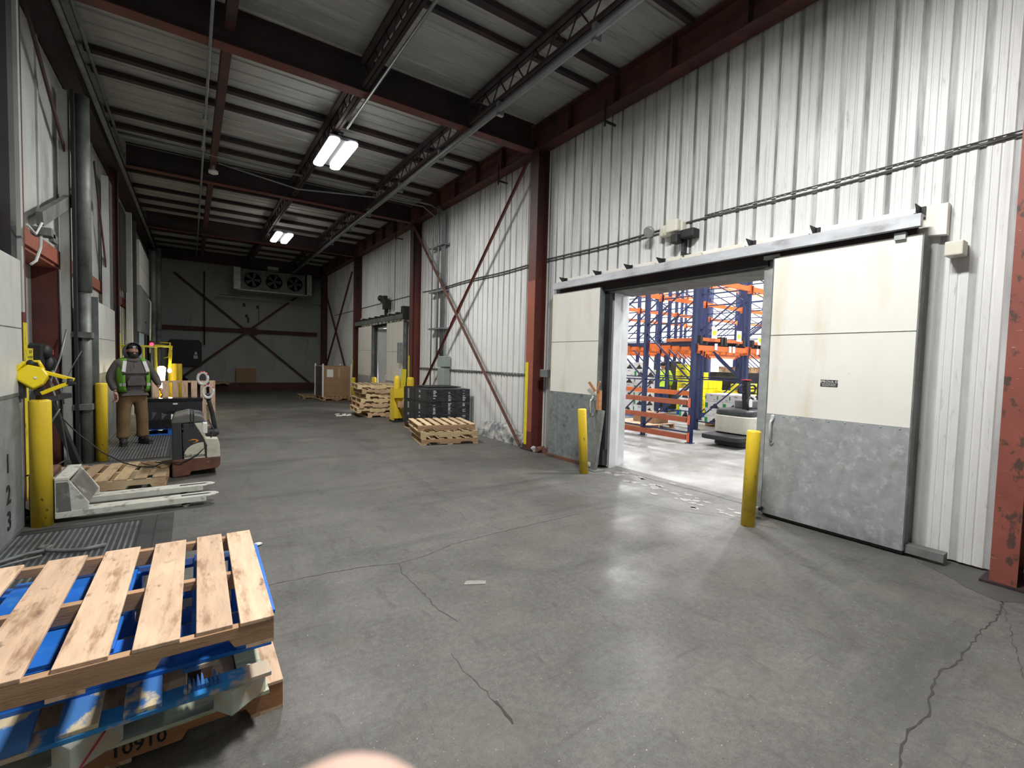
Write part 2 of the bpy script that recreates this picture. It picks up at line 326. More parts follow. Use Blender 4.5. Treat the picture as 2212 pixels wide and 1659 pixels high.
# ============================================================ LARGE STRUCTURE
HZ = 5.88                       # underside of the roof deck
YB = 24.85                      # back wall
ST(B(-3.2, 5.62, -7.2, YB+.2, -.15, 0).obj('floor', m_floor))
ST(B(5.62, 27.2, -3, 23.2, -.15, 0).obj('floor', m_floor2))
# roof deck, ribs running across the hall
mb = MB(); y = -7.2
prof = [(y, HZ)]
while y < YB+.2:
    prof += [(y+.25, HZ), (y+.262, HZ-.018), (y+.288, HZ-.018), (y+.30, HZ)]; y += .30
for i in range(len(prof)-1):
    (a, za), (b, zb) = prof[i], prof[i+1]; mb.add([(-3.2, a, za), (5.6, a, za), (5.6, b, zb), (-3.2, b, zb)], [(0, 1, 2, 3)])
mb.box(-3.2, 5.6, -7.2, YB+.3, HZ+.02, HZ+.12)
ST(mb.obj('ceiling', m_roof))
# ribbed right wall
XR = 5.38
def ribbed(mb, mg, y0, y1, z0, z1):
    k0 = math.floor(y0/.21); y = k0*.21; pts = []
    def put(yy, xx):
        yy = min(max(yy, y0), y1)
        if not pts or yy > pts[-1][0]+1e-6 or abs(xx-pts[-1][1]) > 1e-6: pts.append((yy, xx))
    while y < y1:
        for dy, dx in ((.0, .0), (.012, .014), (.048, .014), (.06, .0), (.105, 0), (.112, .006), (.124, .006), (.131, 0), (.165, 0), (.170, .004), (.178, .004), (.183, 0)):
            if y0 <= y+dy <= y1: put(y+dy, XR+dx)
        a, b = max(y+.011, y0), min(y+.049, y1)
        if b-a > .01: mg.box(XR+.0125, XR+.0155, a, b, z0, z1)
        y += .21
    pts.insert(0, (y0, pts[0][1])); pts.append((y1, pts[-1][1]))
    for (a, xa), (b, xb) in zip(pts[:-1], pts[1:]):
        if b-a > 1e-7 or abs(xa-xb) > 1e-7: mb.add([(xa, a, z0), (xb, b, z0), (xb, b, z1), (xa, a, z1)], [(0, 1, 2, 3)])
    mb.box(XR+.026, XR+.22, y0, y1, z0, z1)
mb = MB(); mg = MB()
OA = (2.75, 5.12, 2.80); OB = (14.55, 16.15, 2.75)
for seg in ((-7.2, OA[0], .02, HZ), (OA[0], OA[1], OA[2], HZ), (OA[1], OB[0], .02, HZ), (OB[0], OB[1], OB[2], HZ), (OB[1], YB, .02, HZ)): ribbed(mb, mg, *seg)
wr = ST(mb.obj('wall_right', m_wallw)); mg.obj('groove', m_wallgroove, wr, label='grimy recessed grooves of the white ribbed sheet, shade painted in')
# back wall
mb = MB(); mg = MB()
mb.box(-3.2, 5.6, YB, YB+.15, 0, HZ)
for i in range(9): mb.box(-1.55+i*.82, -1.535+i*.82, YB-.012, YB, 0, HZ)
for i in range(64): mb.box(-1.5+i*.105, -1.478+i*.105, YB-.006, YB, .3, HZ)
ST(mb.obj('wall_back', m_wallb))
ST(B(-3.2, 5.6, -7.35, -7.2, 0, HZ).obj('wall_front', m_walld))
# left wall: upper wall and dock piers on a slight skew
def xl(y): return -1.50+.013*(y-9)
def slabL(mb, y0, y1, z0, z1, off=0, th=.12):
    a, b = xl(y0)+off, xl(y1)+off
    mb.prism([(a, y0), (b, y1), (b-th, y1), (a-th, y0)], 'z', z0, z1)
mb = MB()
slabL(mb, -7.2, YB, 2.95, HZ)
for a, b in ((-7.2, 6.05), (9.0, 12.4), (14.9, 19.5), (21.1, YB)): slabL(mb, a, b, 0, 2.95)
slabL(mb, 19.5, 21.1, 2.3, 2.95)
for a, b in ((5.9, 9.2), (12.2, 15.1)): slabL(mb, a, b, 0, 2.95, -.27)
for y in (2.2, 4.4, 8.0, 10.2, 11.5, 13.4, 14.8, 16.6): mb.box(xl(y), xl(y)+.02, y, y+.07, 2.98, HZ-.4)
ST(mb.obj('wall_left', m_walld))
ST(B(-3.4, -3.2, -7.2, 19, 0, HZ).obj('wall_outer', m_walld))
# rack room shell
mb = MB(); mb.box(27, 27.2, -3, 23.2, 0, 8.2)
for i in range(30): mb.box(26.985, 27, -2.5+i*.85, -2.47+i*.85, 0, 8)
ST(mb.obj('wall_far', m_white))
mb = MB(); mb.box(5.6, 27, 23, 23.2, 0, 8.2)
for i in range(26): mb.box(6+i*.82, 6.03+i*.82, 22.985, 23, 0, 8)
ST(mb.obj('wall_north', m_white))
ST(B(5.6, 27, -3.2, -3, 0, 8.2).obj('wall_south', m_white))
ST(B(5.5, 27.2, -3.2, 23.2, 8.2, 8.3).obj('ceiling', m_white))
ST(B(5.5, 5.6, -3.2, 23.2, HZ, 8.3).obj('wall_upper', m_white))

# ------------------------------------------------------------ steel frame
def hbeam(mb, p0, p1, w, h, tf=.014, tw=.01):
    """I section between two points, flanges horizontal"""
    p0 = Vector(p0); p1 = Vector(p1); u = Vector((0, 0, 1))
    mb.bar(p0+u*(h/2-tf/2), p1+u*(h/2-tf/2), w, tf); mb.bar(p0-u*(h/2-tf/2), p1-u*(h/2-tf/2), w, tf); mb.bar(p0, p1, tw, h-2*tf)
beam_lab = {.8: 'dark red roof beam right over the photographer', 7.0: 'nearest dark red roof beam spanning the hall, meeting the column left of the big doorway',
            12.6: 'second dark red roof beam, between the two lit lamps', 18.15: 'third dark red roof beam, just beyond the smaller lit lamp', 23.6: 'farthest roof beam above the three-fan cooler by the back wall'}
for y, lb in beam_lab.items():
    t = T('roof_beam', lb, 'roof beam', (0, y, 5.65), group='roof beams across the hall')
    mb = MB(); hbeam(mb, (-1.06, 0, 0), (5.09, 0, 0), .19, .46); mb.obj('web', m_reddark, t)
    B(-1.055, 5.085, -.095, .095, -.236, -.2305).obj('bottom_flange', m_red, t)
mb = MB(); hbeam(mb, (5.22, -7.1, 5.635), (5.22, YB-.05, 5.635), .24, .44)
for y in range(-6, 25): mb.box(5.105, 5.335, y, y+.012, 5.43, 5.84)
tag(mb.obj('eave_girder', m_roofred), 'long dark red girder along the top of the right wall', 'girder')
mb = MB(); hbeam(mb, (-1.58, -7, 5.60), (-1.165, YB-.05, 5.60), .22, .46)
tag(mb.obj('eave_girder', m_reddark), 'long dark red girder along the top of the left wall', 'girder')
mb = MB(); mb.tube([(-1.22, -2, 5.30), (-1.16, 6.9, 5.30), (-.98, YB-.5, 5.30)], .035); mb.tube([(-1.12, 3, 5.60), (-1.08, 12.5, 5.60)], .022)
tag(mb.obj('conduit_run', m_galvd), 'grey conduit hugging the top edge of the left wall', 'conduit')
def column(y, lb, stripe, top=5.44, yw=.22, mat=m_red, low=None):
    t = T('steel_column', lb, 'column', (5.25, y, 0), group='red columns along the right wall')
    mb = MB(); mb.box(-.13, -.115, -yw/2, yw/2, .0, top); mb.box(.105, .12, -yw/2, yw/2, 0, top); mb.box(-.115, .105, -.006, .006, 0, top); mb.obj('shaft', mat, t)
    mb = MB(); mb.box(-.16, .12, -yw/2-.05, yw/2+.05, 0, .02); mb.obj('base_plate', m_reddark, t)
    if low: MB().box(-.1335, -.1303, -yw/2-.001, yw/2+.001, .35, low).obj('lower_face', m_redorange, t, label='brighter orange-red lower part of the flange')  # lighter orange-red sheet over the lower flange
    if stripe: MB().box(-.137, -.1337, yw/2-.085, yw/2+.004, .10, stripe).obj('yellow_stripe', m_yel2, t)
    return t
column(.74, 'worn red column at the right edge of the photo, scraped to bare metal', 0, yw=.15, mat=m_redlow)
column(6.89, 'red column with a yellow stripe, just left of the big doorway', 1.62, low=3.1)
column(12.55, 'red column with a yellow stripe beside the small far doorway, on its near side', 1.72)
column(18.1, 'red column left of the small far doorway', 1.55)
column(23.5, 'farthest red column in the back right corner', 0, mat=m_roofred)
mb = MB()
for y in (7.05, ): mb.box(-1.56, -1.33, y-.1, y+.1, .03, 5.4)
t = T('steel_column', 'thin red column on the left wall, its lower third yellow, left of the first bollard', 'column', (-1.46, 7.05, 0))
mb = MB(); mb.box(0, .015, -.07, .07, 0, 5.4); mb.box(-.14, 0, -.005, .005, 0, 5.4); mb.obj('shaft', m_red, t)
MB().box(.0155, .0185, -.072, .072, .0, 1.90).obj('yellow_lower_part', m_yel2, t)
t = T('steel_column', 'thin red column on the left wall behind the second dock door', 'column', (-1.235, 12.9, 0))
mb = MB(); mb.box(0, .015, -.06, .06, 0, 5.4); mb.box(-.14, 0, -.005, .005, 0, 5.4); mb.obj('shaft', m_roofred, t)
MB().box(.0155, .0185, -.062, .062, 0, 2.0).obj('yellow_lower_part', m_yel2, t)
# header beams over the dock recesses, and red jambs
for i, (a, b) in enumerate(((-2.0, 12.6), (12.7, 19.4))):
    mb = MB(); slabL(mb, a, b, 2.78, 2.97, .03, .05); slabL(mb, a, b, 2.74, 2.79, .0, .27)
    ST(mb.obj('trim_%d' % (i+1), m_redorange if i == 0 else m_red))
mb = MB()
for y in (9.0, 14.9): mb.box(xl(y)-.27, xl(y), y-.03, y, 0, 2.75)
for y in (6.05, 12.4): mb.box(xl(y)-.27, xl(y), y, y+.03, 0, 2.75)
ST(mb.obj('trim_3', m_red))
# joists, purlins
def truss(x, y0, y1, lb, zt=5.82, zb=5.46):
    t = T('bar_joist', lb, 'roof truss', (x, y0, 0), group='bar joists running along the hall'); n = max(4, int((y1-y0)/.42)); L_ = y1-y0
    mb = MB(); mb.box(-.075, -.01, 0, L_, zt-.05, zt); mb.box(.01, .075, 0, L_, zt-.05, zt); mb.obj('top_chord', m_reddark, t)
    mb = MB(); mb.box(-.05, -.008, 0, L_, zb, zb+.035); mb.box(.008, .05, 0, L_, zb, zb+.035); mb.obj('bottom_chord', m_reddark, t)
    mb = MB()
    for i in range(n):
        a = L_*i/n; c = L_*(i+.5)/n; b = L_*(i+1)/n
        mb.tube([(0, a, zt-.04), (0, c, zb+.02)], .011, 6); mb.tube([(0, c, zb+.02), (0, b, zt-.04)], .011, 6)
    mb.obj('web_rods', m_reddark, t)
bays = ((.9, 6.9), (7.1, 12.5), (12.7, 18.05), (18.25, 23.5))
where = ('in the bay nearest the photographer', 'between the first and second roof beams', 'between the second and third roof beams', 'in the dark far bay')
for k, (a, b) in enumerate(bays):
    truss(2.07, a, b, 'zigzag truss carrying the lamps, '+where[k]); truss(3.80, a, b, 'zigzag truss above the thick pipe, '+where[k])
    t = T('roof_joist', 'single solid red joist '+where[k], 'roof joist', (.42, a, 5.7), group='solid joists')
    mb = MB(); hbeam(mb, (0, 0, 0), (0, b-a, 0), .11, .22); mb.obj('joist', m_roofred, t)
pur = {0: (2.4, 3.7, 4.95, 5.38), 1: (8.95, 9.55, 10.95, 11.6), 2: (14.2, 15.4, 16.4, 17.3), 3: (19.4, 20.4, 21.5, 22.5)}
for k, ys in pur.items():
    for y in ys:
        w_ = .035 if y in (5.38, 3.7) else .055
        o = B(-1.2, 5.09, y-w_, y+w_, HZ-.085, HZ-.02).obj('roof_purlin', m_reddark)
        tag(o, ('nearest', 'second', 'third', 'farthest')[ys.index(y)]+' thin dark purlin '+where[k], 'purlin', 'purlins '+where[k])
mb = MB(); mb.tube([(3.78, -1, 5.34), (3.78, 12, 5.34), (3.80, 23, 5.32)], .045, 12)
for y in (2, 4, 6, 8, 10, 12.2, 14, 16): mb.box(3.76, 3.86, y, y+.06, 5.26, 5.46)
tag(mb.obj('roof_pipe', m_pipe), 'thick grey pipe slung under the right-hand roof truss', 'pipe')
mb = MB(); mb.tube([(2.15, -1, 5.39), (2.15, 8.1, 5.39)], .02, 8); tag(mb.obj('conduit_run', m_pipe), 'thin grey conduit slung under the lamp truss', 'conduit')
mb = MB(); mb.tube([(.22, 3, 5.40), (.22, 22, 5.40)], .018, 8)
for y in (9.2, 10.4, 12.9, 15.5): mb.box(.19, .25, y, y+.2, 5.38, 5.46)
tag(mb.obj('conduit_run', m_pipe), 'thin conduit with couplings beside the solid roof joist', 'conduit')
mb = MB(); mb.tube([(-1.1, 11.35, 5.62), (1.5, 11.4, 5.60), (3.9, 11.35, 5.62), (5.1, 11.2, 5.55), (5.22, 11.1, 5.40), (5.23, 11.05, 5.0), (5.23, 11.05, 1.7)], .025, 8)
mb.tube([(.5, 11.6, 5.55), (2.0, 11.55, 5.35), (3.9, 11.5, 5.55), (4.9, 11.3, 5.50), (5.16, 11.2, 5.3), (5.18, 11.3, 4.9), (5.20, 11.35, .6)], .018, 8)
for z in (2.4, 3.35, 4.5): mb.box(5.18, 5.37, 10.7, 11.5, z, z+.04)
for i in range(4): mb.tube([(5.10, 10.98-.05*i, 5.45), (5.27, 10.95-.06*i, 5.25), (5.27, 10.95-.06*i, 1.65)], .016, 8)
tag(mb.obj('conduit_bundle', m_pipe), 'bundle of grey conduits dropping from the roof to the wall enclosure', 'conduit')
# braces
def brace(p0, p1, lb, grp, r=.035, mat=m_red, plates=()):
    t = T('diagonal_brace', lb, 'brace', p0, group=grp); d = Vector(p1)-Vector(p0)
    mb = MB(); mb.bar((0, 0, 0), d, r*2, .012, (1, 0, 0)); mb.bar((0, 0, 0), d, .012, r*2, (1, 0, 0)); mb.obj('angle_bar', mat, t)
    for f in plates:
        c = d*f; MB().bar(c-d.normalized()*.14, c+d.normalized()*.14, r*3.2, .02, (1, 0, 0)).obj('splice_plate', mat, t)
brace((5.16, 7.15, 5.35), (5.16, 12.3, .35), 'red diagonal brace falling away from the column by the big doorway', 'wall braces', plates=(.50, .56))
brace((5.10, 12.4, 5.30), (5.10, 7.1, .05), 'dark diagonal brace ending at the foot of the column by the big doorway', 'wall braces', mat=M('brace_brown', (.13, .06, .05), .6, var=.3))
brace((5.18, 22.9, 4.6), (5.18, 18.3, .03), 'near one of the crossed braces beyond the small doorway', 'far wall braces', mat=m_roofred)
brace((5.12, 18.4, 4.9), (5.12, 23.2, .5), 'far one of the crossed braces beyond the small doorway', 'far wall braces', mat=m_roofred)
brace((-.55, YB-.15, 5.05), (4.95, YB-.15, .25), 'long diagonal brace on the back wall falling to the right', 'back wall braces', .045, m_roofred)
brace((4.35, YB-.2, 4.55), (-.5, YB-.2, .42), 'long diagonal brace on the back wall falling to the left', 'back wall braces', .045, m_roofred)
mb = MB(); mb.box(-1.4, 5.2, YB-.16, YB-.02, 2.62, 2.80); mb.box(1.95, 2.55, YB-.26, YB-.16, 2.55, 2.86); ST(mb.obj('trim_4', m_roofred))
ST(B(-1.4, 5.3, YB-.28, YB-.02, 0, .33).obj('trim_5', m_roofred))
t = T('wall_post', 'thin dark vertical pipe on the back wall left of centre', 'pipe', (.52, YB-.28, 0)); MB().tube([(0, 0, 2.0), (0, 0, 5.2)], .025, 8).obj('pipe', m_reddark, t)
mb = MB(); mb.bar((-1.40, 7.5, 3.10), (-1.36, 10.1, 4.15), .16, .06, (1, 0, 0))
tag(mb.obj('wall_brace', m_galvd), 'grimy sloping strut on the upper left wall', 'brace')
for (p, q, lb) in (((-1.42, 9.2, 4.9), (-1.38, 10.4, 3.1), 'red brace behind the first door tube'), ((-1.36, 11.0, 4.9), (-1.34, 12.3, 3.0), 'red brace behind the second door guide'), ((-1.42, 6.9, 5.4), (-1.40, 9.0, 4.3), 'dark brace high on the left wall')):
    mb = MB(); mb.bar(p, q, .09, .02, (1, 0, 0)); tag(mb.obj('wall_brace', m_red), lb, 'brace')

# ------------------------------------------------------------ big sliding door pair (door_1)
m_railm = M('scuffed_rail_steel', (.50, .52, .56), .4, .2, var=.2, scale=7, stretch=(1, .4, 1), dirt=[((.16, .15, .15), .6, 5, (1, .5, 1), .56, .72)])
def leaf(parent, y0, y1, x, ztop, zmid, side, seam=1.98, mg=m_doorg, tilt=0):
    """white panel with grey skirt hanging on the rail; x = face towards the hall"""
    t = bpy.data.objects.new('door_leaf', None); COL.objects.link(t); t.parent = parent; t.location = (x, (y0+y1)/2, 0); h = (y1-y0)/2; t.rotation_euler = (tilt, 0, 0)
    mb = MB(); mb.box(0, .10, -h, h, zmid, ztop)
    mb.box(-.003, 0, -h, h, seam-.004, seam+.004)
    mb.obj('upper_panel', m_doorw, t, .004)
    MB().box(-.0045, -.0005, -h, h, seam-.003, seam+.003).obj('panel_seam', m_galvd, t)
    mb = MB(); mb.box(.004, .098, -h, h, .045, zmid); mb.box(-.004, .004, -h-.003, h+.003, .045, zmid+.012)
    for i in range(int((y1-y0)/.14)): mb.ell((-.004, -h+.07+i*.14, zmid-.008), .005, .009, .009, 8, 4)
    mb.obj('skirt', mg, t)
    MB().box(.02, .09, -h, h, .012, .045).obj('bottom_seal', m_black, t)
    mb = MB(); mb.box(0, .101, -h-.012, -h, .05, ztop); mb.box(0, .101, h, h+.012, .05, ztop); mb.obj('edge_trim', m_galvd, t)
    yh = (h-.07)*side
    mb = MB(); mb.tube([(-.01, yh, .84), (-.05, yh, .87), (-.055, yh, .97), (-.05, yh, 1.05), (-.01, yh, 1.09)], .012, 8, rs=[.018, .012, .016, .012, .020]); mb.ell((-.01, yh, .83), .012, .025, .03, 10, 6); mb.ell((-.01, yh, 1.10), .012, .025, .03, 10, 6)
    mb.obj('pull_handle', m_alu, t)
    return t
d1 = ST(T('door_1', 'x', 'x', (0, 0, 0)))
for k in ('label', 'category'): del d1[k]
lr = leaf(d1, 1.37, 2.60, 5.16, 2.81, 1.125, 1)
ll = leaf(d1, 5.20, 6.33, 5.17, 2.80, 1.125, -1, mg=m_doorg2)
mb = MB(); mb.box(-.004, 0, -.075, .075, -.033, .033); npl = mb.obj('name_plate', m_tgrey, lr); npl.location = (0, .03, 1.492)
pm_ = lambda x, y, z: face_m((x, y, z), (0, -1, 0), (0, 0, 1))
text_obj('IPROVA \u00a9', .034, m_paper, lr, pm_(-.0045, .03, 1.506), ext=.0004)
text_obj('INSULATED DOORS', .014, m_paper, lr, pm_(-.0045, .03, 1.485), ext=.0004)
text_obj('MANUFACTURING', .014, m_paper, lr, pm_(-.0045, .03, 1.470), ext=.0004)
mb = MB(); mb.box(5.08, 5.145, 1.37, 6.24, 2.86, 2.965); mb.box(5.146, 5.20, 1.37, 6.24, 2.955, 2.964)
mb.obj('track_rail', m_railm, d1)
B(5.20, 5.24, 1.42, 6.28, 2.81, 2.93).obj('track_gap', m_reddark, d1)
mb = MB(); mb.prism([(1.25, 2.80), (1.25, 3.07), (2.2, 3.07), (6.40, 3.06), (6.40, 2.92), (6.2, 2.90), (1.45, 2.82)], 'x', 5.30, 5.375)
mb.obj('header_board', m_doorw, d1, .005)
for y in (6.15, 5.35, 4.72, 4.15, 3.76, 2.92, 2.26, 1.43):
    mb = MB(); mb.prism([(0, 0), (0, .11), (-.16, .11), (-.05, .0)], 'y', -.003, .003, Matrix.Translation((5.30, y, 2.96))); mb.box(5.285, 5.298, y-.035, y+.035, 2.965, 3.07); mb.box(5.13, 5.30, y-.004, y+.004, 2.965, 2.985)
    mb.obj('track_bracket', m_black, d1)
mb = MB(); mb.box(5.20, 5.30, 3.55, 3.98, 2.975, 3.035); mb.box(5.18, 5.21, 3.50, 3.58, 2.965, 3.03); mb.obj('operator_box', m_cream, d1)
mb = MB(); mb.box(5.16, 5.22, 2.55, 2.72, 2.80, 2.84); mb.box(5.13, 5.20, 1.48, 1.56, 2.78, 2.84); mb.obj('roller', m_galv, d1)
mb = MB(); mb.box(5.26, 5.62, 2.63, 2.755, .0, 2.80); mb.box(5.25, 5.30, 2.60, 2.66, 0, 2.8); mb.obj('jamb', m_galv, d1)
t = MB(); t.prism([(5.385, 5.095), (5.62, 5.13), (5.90, 5.26), (5.89, 5.29), (5.63, 5.16), (5.385, 5.119)], 'z', 0, 2.78)
t.obj('jamb', m_alu, d1, label='bright bent sheet-metal jamb')
mb = MB(); mb.box(5.275, 5.38, 5.13, 5.22, .05, 2.8); mb.box(5.28, 5.34, 5.09, 5.13, .3, 2.75); mb.obj('jamb_seal', m_black, d1)
mb = MB(); mb.box(5.27, 5.60, 2.72, 5.12, 2.72, 2.799); mb.box(5.601, 5.90, 2.72, 5.2, 2.72, 2.81); mb.obj('lintel', m_galvd, d1)
B(5.22, 5.26, 2.7, 5.2, 2.74, 2.83).obj('lintel_seal', m_black, d1)
mb = MB(); mb.bar((5.06, 5.10, .0), (5.15, 5.06, .92), .10, .05, (1, 0, 0)); mb.box(4.98, 5.18, 4.98, 5.20, 0, .012)
tag(mb.obj('guard_post', m_galvd), 'leaning grey steel post at the foot of the left door leaf', 'post')
mb = MB(); mb.box(5.13, 5.19, 5.10, 5.16, .92, 1.22); mb.bar((5.12, 5.18, 1.20), (5.08, 5.28, 1.34), .012, .04); mb.bar((5.12, 5.14, 1.20), (5.10, 5.06, 1.36), .012, .04)
tag(mb.obj('broken_wood_edge', m_woodred), 'splintered reddish wood edge above the leaning grey post', 'wood edge')
mb = MB(); mb.box(5.19, 5.30, 1.10, 1.36, .03, .10); tag(mb.obj('door_guide', m_galvd), 'galvanised floor guide at the outer foot of the right door leaf', 'door guide')
mb = MB(); mb.box(5.22, 5.36, 1.12, 1.24, 2.60, 2.72); tag(mb.obj('wall_switch_box', m_cream, bevel=.01), 'small white box on the wall beside the top of the right door leaf', 'box')
mb = MB(); mb.lathe([(.0, 0), (.035, 0), (.04, .02), (.04, .05), (.03, .07), (0, .07)], (5.10, 2.63, .035), 14, None)
tag(mb.obj('guide_roller', m_white), 'small white roller on the floor between the right bollard and door leaf', 'roller')
tag(MB().tube([(5.06, 2.66, .03), (5.10, 2.60, .09), (5.16, 2.60, .09)], .02, 8).obj('roller_bracket', m_black), 'black bracket holding the floor roller by the right door leaf', 'bracket')
tag(B(5.155, 5.36, 6.40, 6.62, 1.36, 1.50).obj('junction_box', m_galvd, bevel=.01), 'small grey junction box between column and left door leaf', 'junction box')

# ------------------------------------------------------------ small far doorway (door_2)
m_sheet = M('dented_sheet', (.66, .67, .70), .3, .15, var=.1)
d2 = ST(T('door_2', 'x', 'x', (0, 0, 0)))
for k in ('label', 'category'): del d2[k]
leaf(d2, 13.2, 14.60, 5.16, 2.74, .92, 1, 1.84)
leaf(d2, 16.12, 17.65, 5.16, 2.74, 1.0, -1, 1.9)
mb = MB(); mb.box(5.08, 5.15, 13.1, 17.85, 2.80, 2.93); mb.obj('track_rail', m_galvd, d2)
mb = MB(); mb.box(5.30, 5.37, 13.1, 17.85, 2.93, 3.10); mb.obj('header_board', m_doorw, d2)
for i in range(14):
    y = 13.35+i*.33; mb = MB(); mb.box(5.14, 5.30, y, y+.1+.05*(i % 3), 2.93, 3.0+.03*(i % 2)); mb.obj('track_bracket', m_black, d2)
mb = MB(); mb.box(5.10, 5.36, 13.05, 13.25, 2.78, 3.16); mb.obj('track_end', m_black, d2)
mb = MB(); mb.box(5.25, 5.62, 14.48, 14.57, 0, 2.75); mb.box(5.25, 5.37, 16.13, 16.2, 0, 2.75); mb.box(5.25, 5.62, 14.5, 16.3, 2.68, 2.76); mb.obj('jamb', m_black, d2)
mb = MB(); mb.box(5.02, 5.16, 13.15, 13.30, 1.50, 2.10); tag(mb.obj('control_box', m_galv, bevel=.01), 'grey control box on the near edge of the small far door', 'control box')
pts = [(5.50, 16.05, 2.62), (5.65, 15.85, 2.62)]
mb = MB(); g = [[(5.39+.02*math.sin(z*2.3)+.05*u, 16.08-.78*u+.05*math.sin(z*2.2+.6)*u, z) for u in (0, .35, .7, 1)] for z in (0.02, .5, 1.0, 1.4, 1.7, 2.0, 2.3, 2.62)]
vs = [p for r in g for p in r]+[(p[0]+.01, p[1], p[2]) for r in g for p in r]; n4 = 4
fs = [(i*4+k, i*4+k+1, i*4+k+5, i*4+k+4) for i in range(7) for k in range(3)]; fs += [tuple(q+32 for q in f[::-1]) for f in fs]
tag(MB().add(vs, fs, True).obj('bent_metal_sheet', m_sheet), 'dented bright metal sheet hanging in the small far doorway', 'metal sheet')

# ------------------------------------------------------------ dock doors on the left wall (door_3, door_4, door_5)
def dock_door(n, y0, y1, x, z0, h=2.41, zw=1.22, numbers=False):
    d = ST(T('door_%d' % n, 'x', 'x', (x, y0, z0)))
    for k in ('label', 'category'): del d[k]
    L_ = y1-y0
    MB().box(-.10, 0, 0, L_, zw, h).obj('upper_panel', m_docw, d, .004)
    MB().box(.0002, .003, 0, L_, zw+.58, zw+.588).obj('panel_seam', m_galvd, d)
    MB().box(-.098, -.002, 0, L_, .01, zw).obj('lower_panel', m_docg, d)
    MB().box(-.002, .004, 0, L_, zw-.015, zw+.015).obj('edge_strip', m_galvd, d)
    mb = MB(); mb.box(.0, .03, L_-.14, L_-.04, zw-.04, zw+.12) if numbers else mb.box(0, .012, L_*.45, L_*.55, .3, .34); mb.obj('latch', m_tgrey, d)
    return d
d3 = dock_door(3, 2.9, 6.0, -1.25, 0, numbers=True)
for i, zt in enumerate((.66, .40, .18)):
    text_obj(str(i+1), .22, m_ink, d3, face_m((.002, 2.62, zt), (0, 1, 0), (0, 0, 1)), 'stencil_number', bold=.004)
dock_door(4, 9.08, 12.1, -1.22, 0, zw=1.24)
dock_door(5, 15.9, 19.4, -1.09, 2.17)
tag(B(-1.26, -1.10, 9.07, 9.10, 0, 2.4).obj('door_edge_channel', m_galvd), 'grey steel channel along the near edge of the second dock door', 'channel')
# door guides and counterweight tubes
def guide(y, x, z0, z1, w_, d_, mat, lb):
    tag(B(x-d_, x, y-w_/2, y+w_/2, z0, z1).obj('door_guide_post', mat), lb, 'guide post')
guide(8.93, -1.36, 0, 5.15, .12, .10, m_walld, 'tall pale guide post left of the door tube on the left wall')
guide(12.15, -1.30, 2.42, 5.0, .14, .10, m_walld, 'pale guide post above the far end of the second dock door')
guide(12.52, -1.30, 2.45, 5.0, .34, .08, m_galvd, 'dark steel channel above the far end of the second dock door')
guide(6.62, -1.42, 2.43, 5.4, .18, .10, m_tgrey, 'dark twin guide rail rising above the nearest dock door')
guide(6.86, -1.41, 2.0, 5.4, .07, .08, m_walld, 'pale strip beside the dark guide rail above the nearest dock door')
guide(15.35, -1.20, 0, 5.1, .18, .12, m_walld, 'pale guide post before the raised dock door')
guide(15.7, -1.14, 0, 5.0, .16, .12, m_tgrey, 'dark guide channel before the raised dock door')
guide(21.2, -1.02, 0, 5.3, .3, .10, m_red, 'dark red post beyond the raised dock door')
guide(22.6, -.97, 0, 5.2, 1.0, .2, m_black, 'black post in the back left corner')
def tube_thing(x, y, r, zt, zm, lb):
    t = T('counterweight_tube', lb, 'door tube', (x, y, 0), group='galvanised tubes beside the dock doors')
    mb = MB(); mb.lathe([(r, zm), (r, zt)], (0, 0, 0), 16); mb.obj('upper_tube', m_galvd, t)
    mb = MB(); mb.lathe([(r*.82, 0), (r*.82, zm)], (0, 0, 0), 16); mb.obj('lower_tube', m_galvd, t)
    for z in (1.80, .78): MB().box(-r*1.3, r, -r*1.8, r, z, z+.08).obj('clamp', m_galvd, t)
    mb = MB(); mb.box(-r*1.0, -r*.6, -r*2.2, -r*.4, 0, zt); mb.obj('slot', m_black, t)
tube_thing(-1.235, 8.98, .088, 5.15, 2.45, 'thick galvanised tube beside the second dock door')
tube_thing(-1.02, 19.9, .09, 5.0, 2.6, 'galvanised tube beyond the raised dock door')
tube_thing(-.93, 21.0, .10, 5.3, 2.4, 'last galvanised tube near the back left corner')
tag(B(-1.36, -1.30, 14.0, 15.2, 3.1, 5.0).obj('wall_hatch', m_black), 'tall black hatch high on the left wall between dock doors', 'panel')
# ============================================================ LAMPS
def led_lamp(x, y, z, power, lb, tw=1):
    t = T('hanging_lamp', lb, 'lamp', (x, y, z), group='twin-head hall lamps')
    MB().box(-.24, .24, -.62, .62, .0, .06).obj('housing', m_tgrey, t, .01)
    for s in (-.15, .15):
        mb = MB(); mb.box(s-.085, s+.085, -.6, .6, -.035, -.002)
        mb.prism([(s+.085*math.cos(a), -.6-.085*math.sin(a)) for a in [PI*i/8 for i in range(9)]], 'z', -.035, -.002)
        mb.prism([(s-.085*math.cos(a), .6+.085*math.sin(a)) for a in [PI*i/8 for i in range(9)]], 'z', -.035, -.002)
        mb.obj('lens', m_lens, t)
    mb = MB()
    for yy in (-.5, .5): mb.tube([(0, yy, .06), (0, yy, 5.45-z)], .006, 6); mb.box(2.03-x, .02, yy-.02, yy+.02, 5.44-z, 5.462-z)
    mb.obj('hanger', m_cable, t)
    ld = bpy.data.lights.new('lamp_light', 'AREA'); ld.shape = 'RECTANGLE'; ld.size = .46; ld.size_y = 1.3; ld.energy = power; ld.color = WHITE
    lo = bpy.data.objects.new('lamp_light', ld); COL.objects.link(lo); lo.parent = t; lo.location = (0, 0, -.045)
    return t
led_lamp(2.16, 1.85, 5.28, P_NEAR, 'twin-head lamp above the photographer')
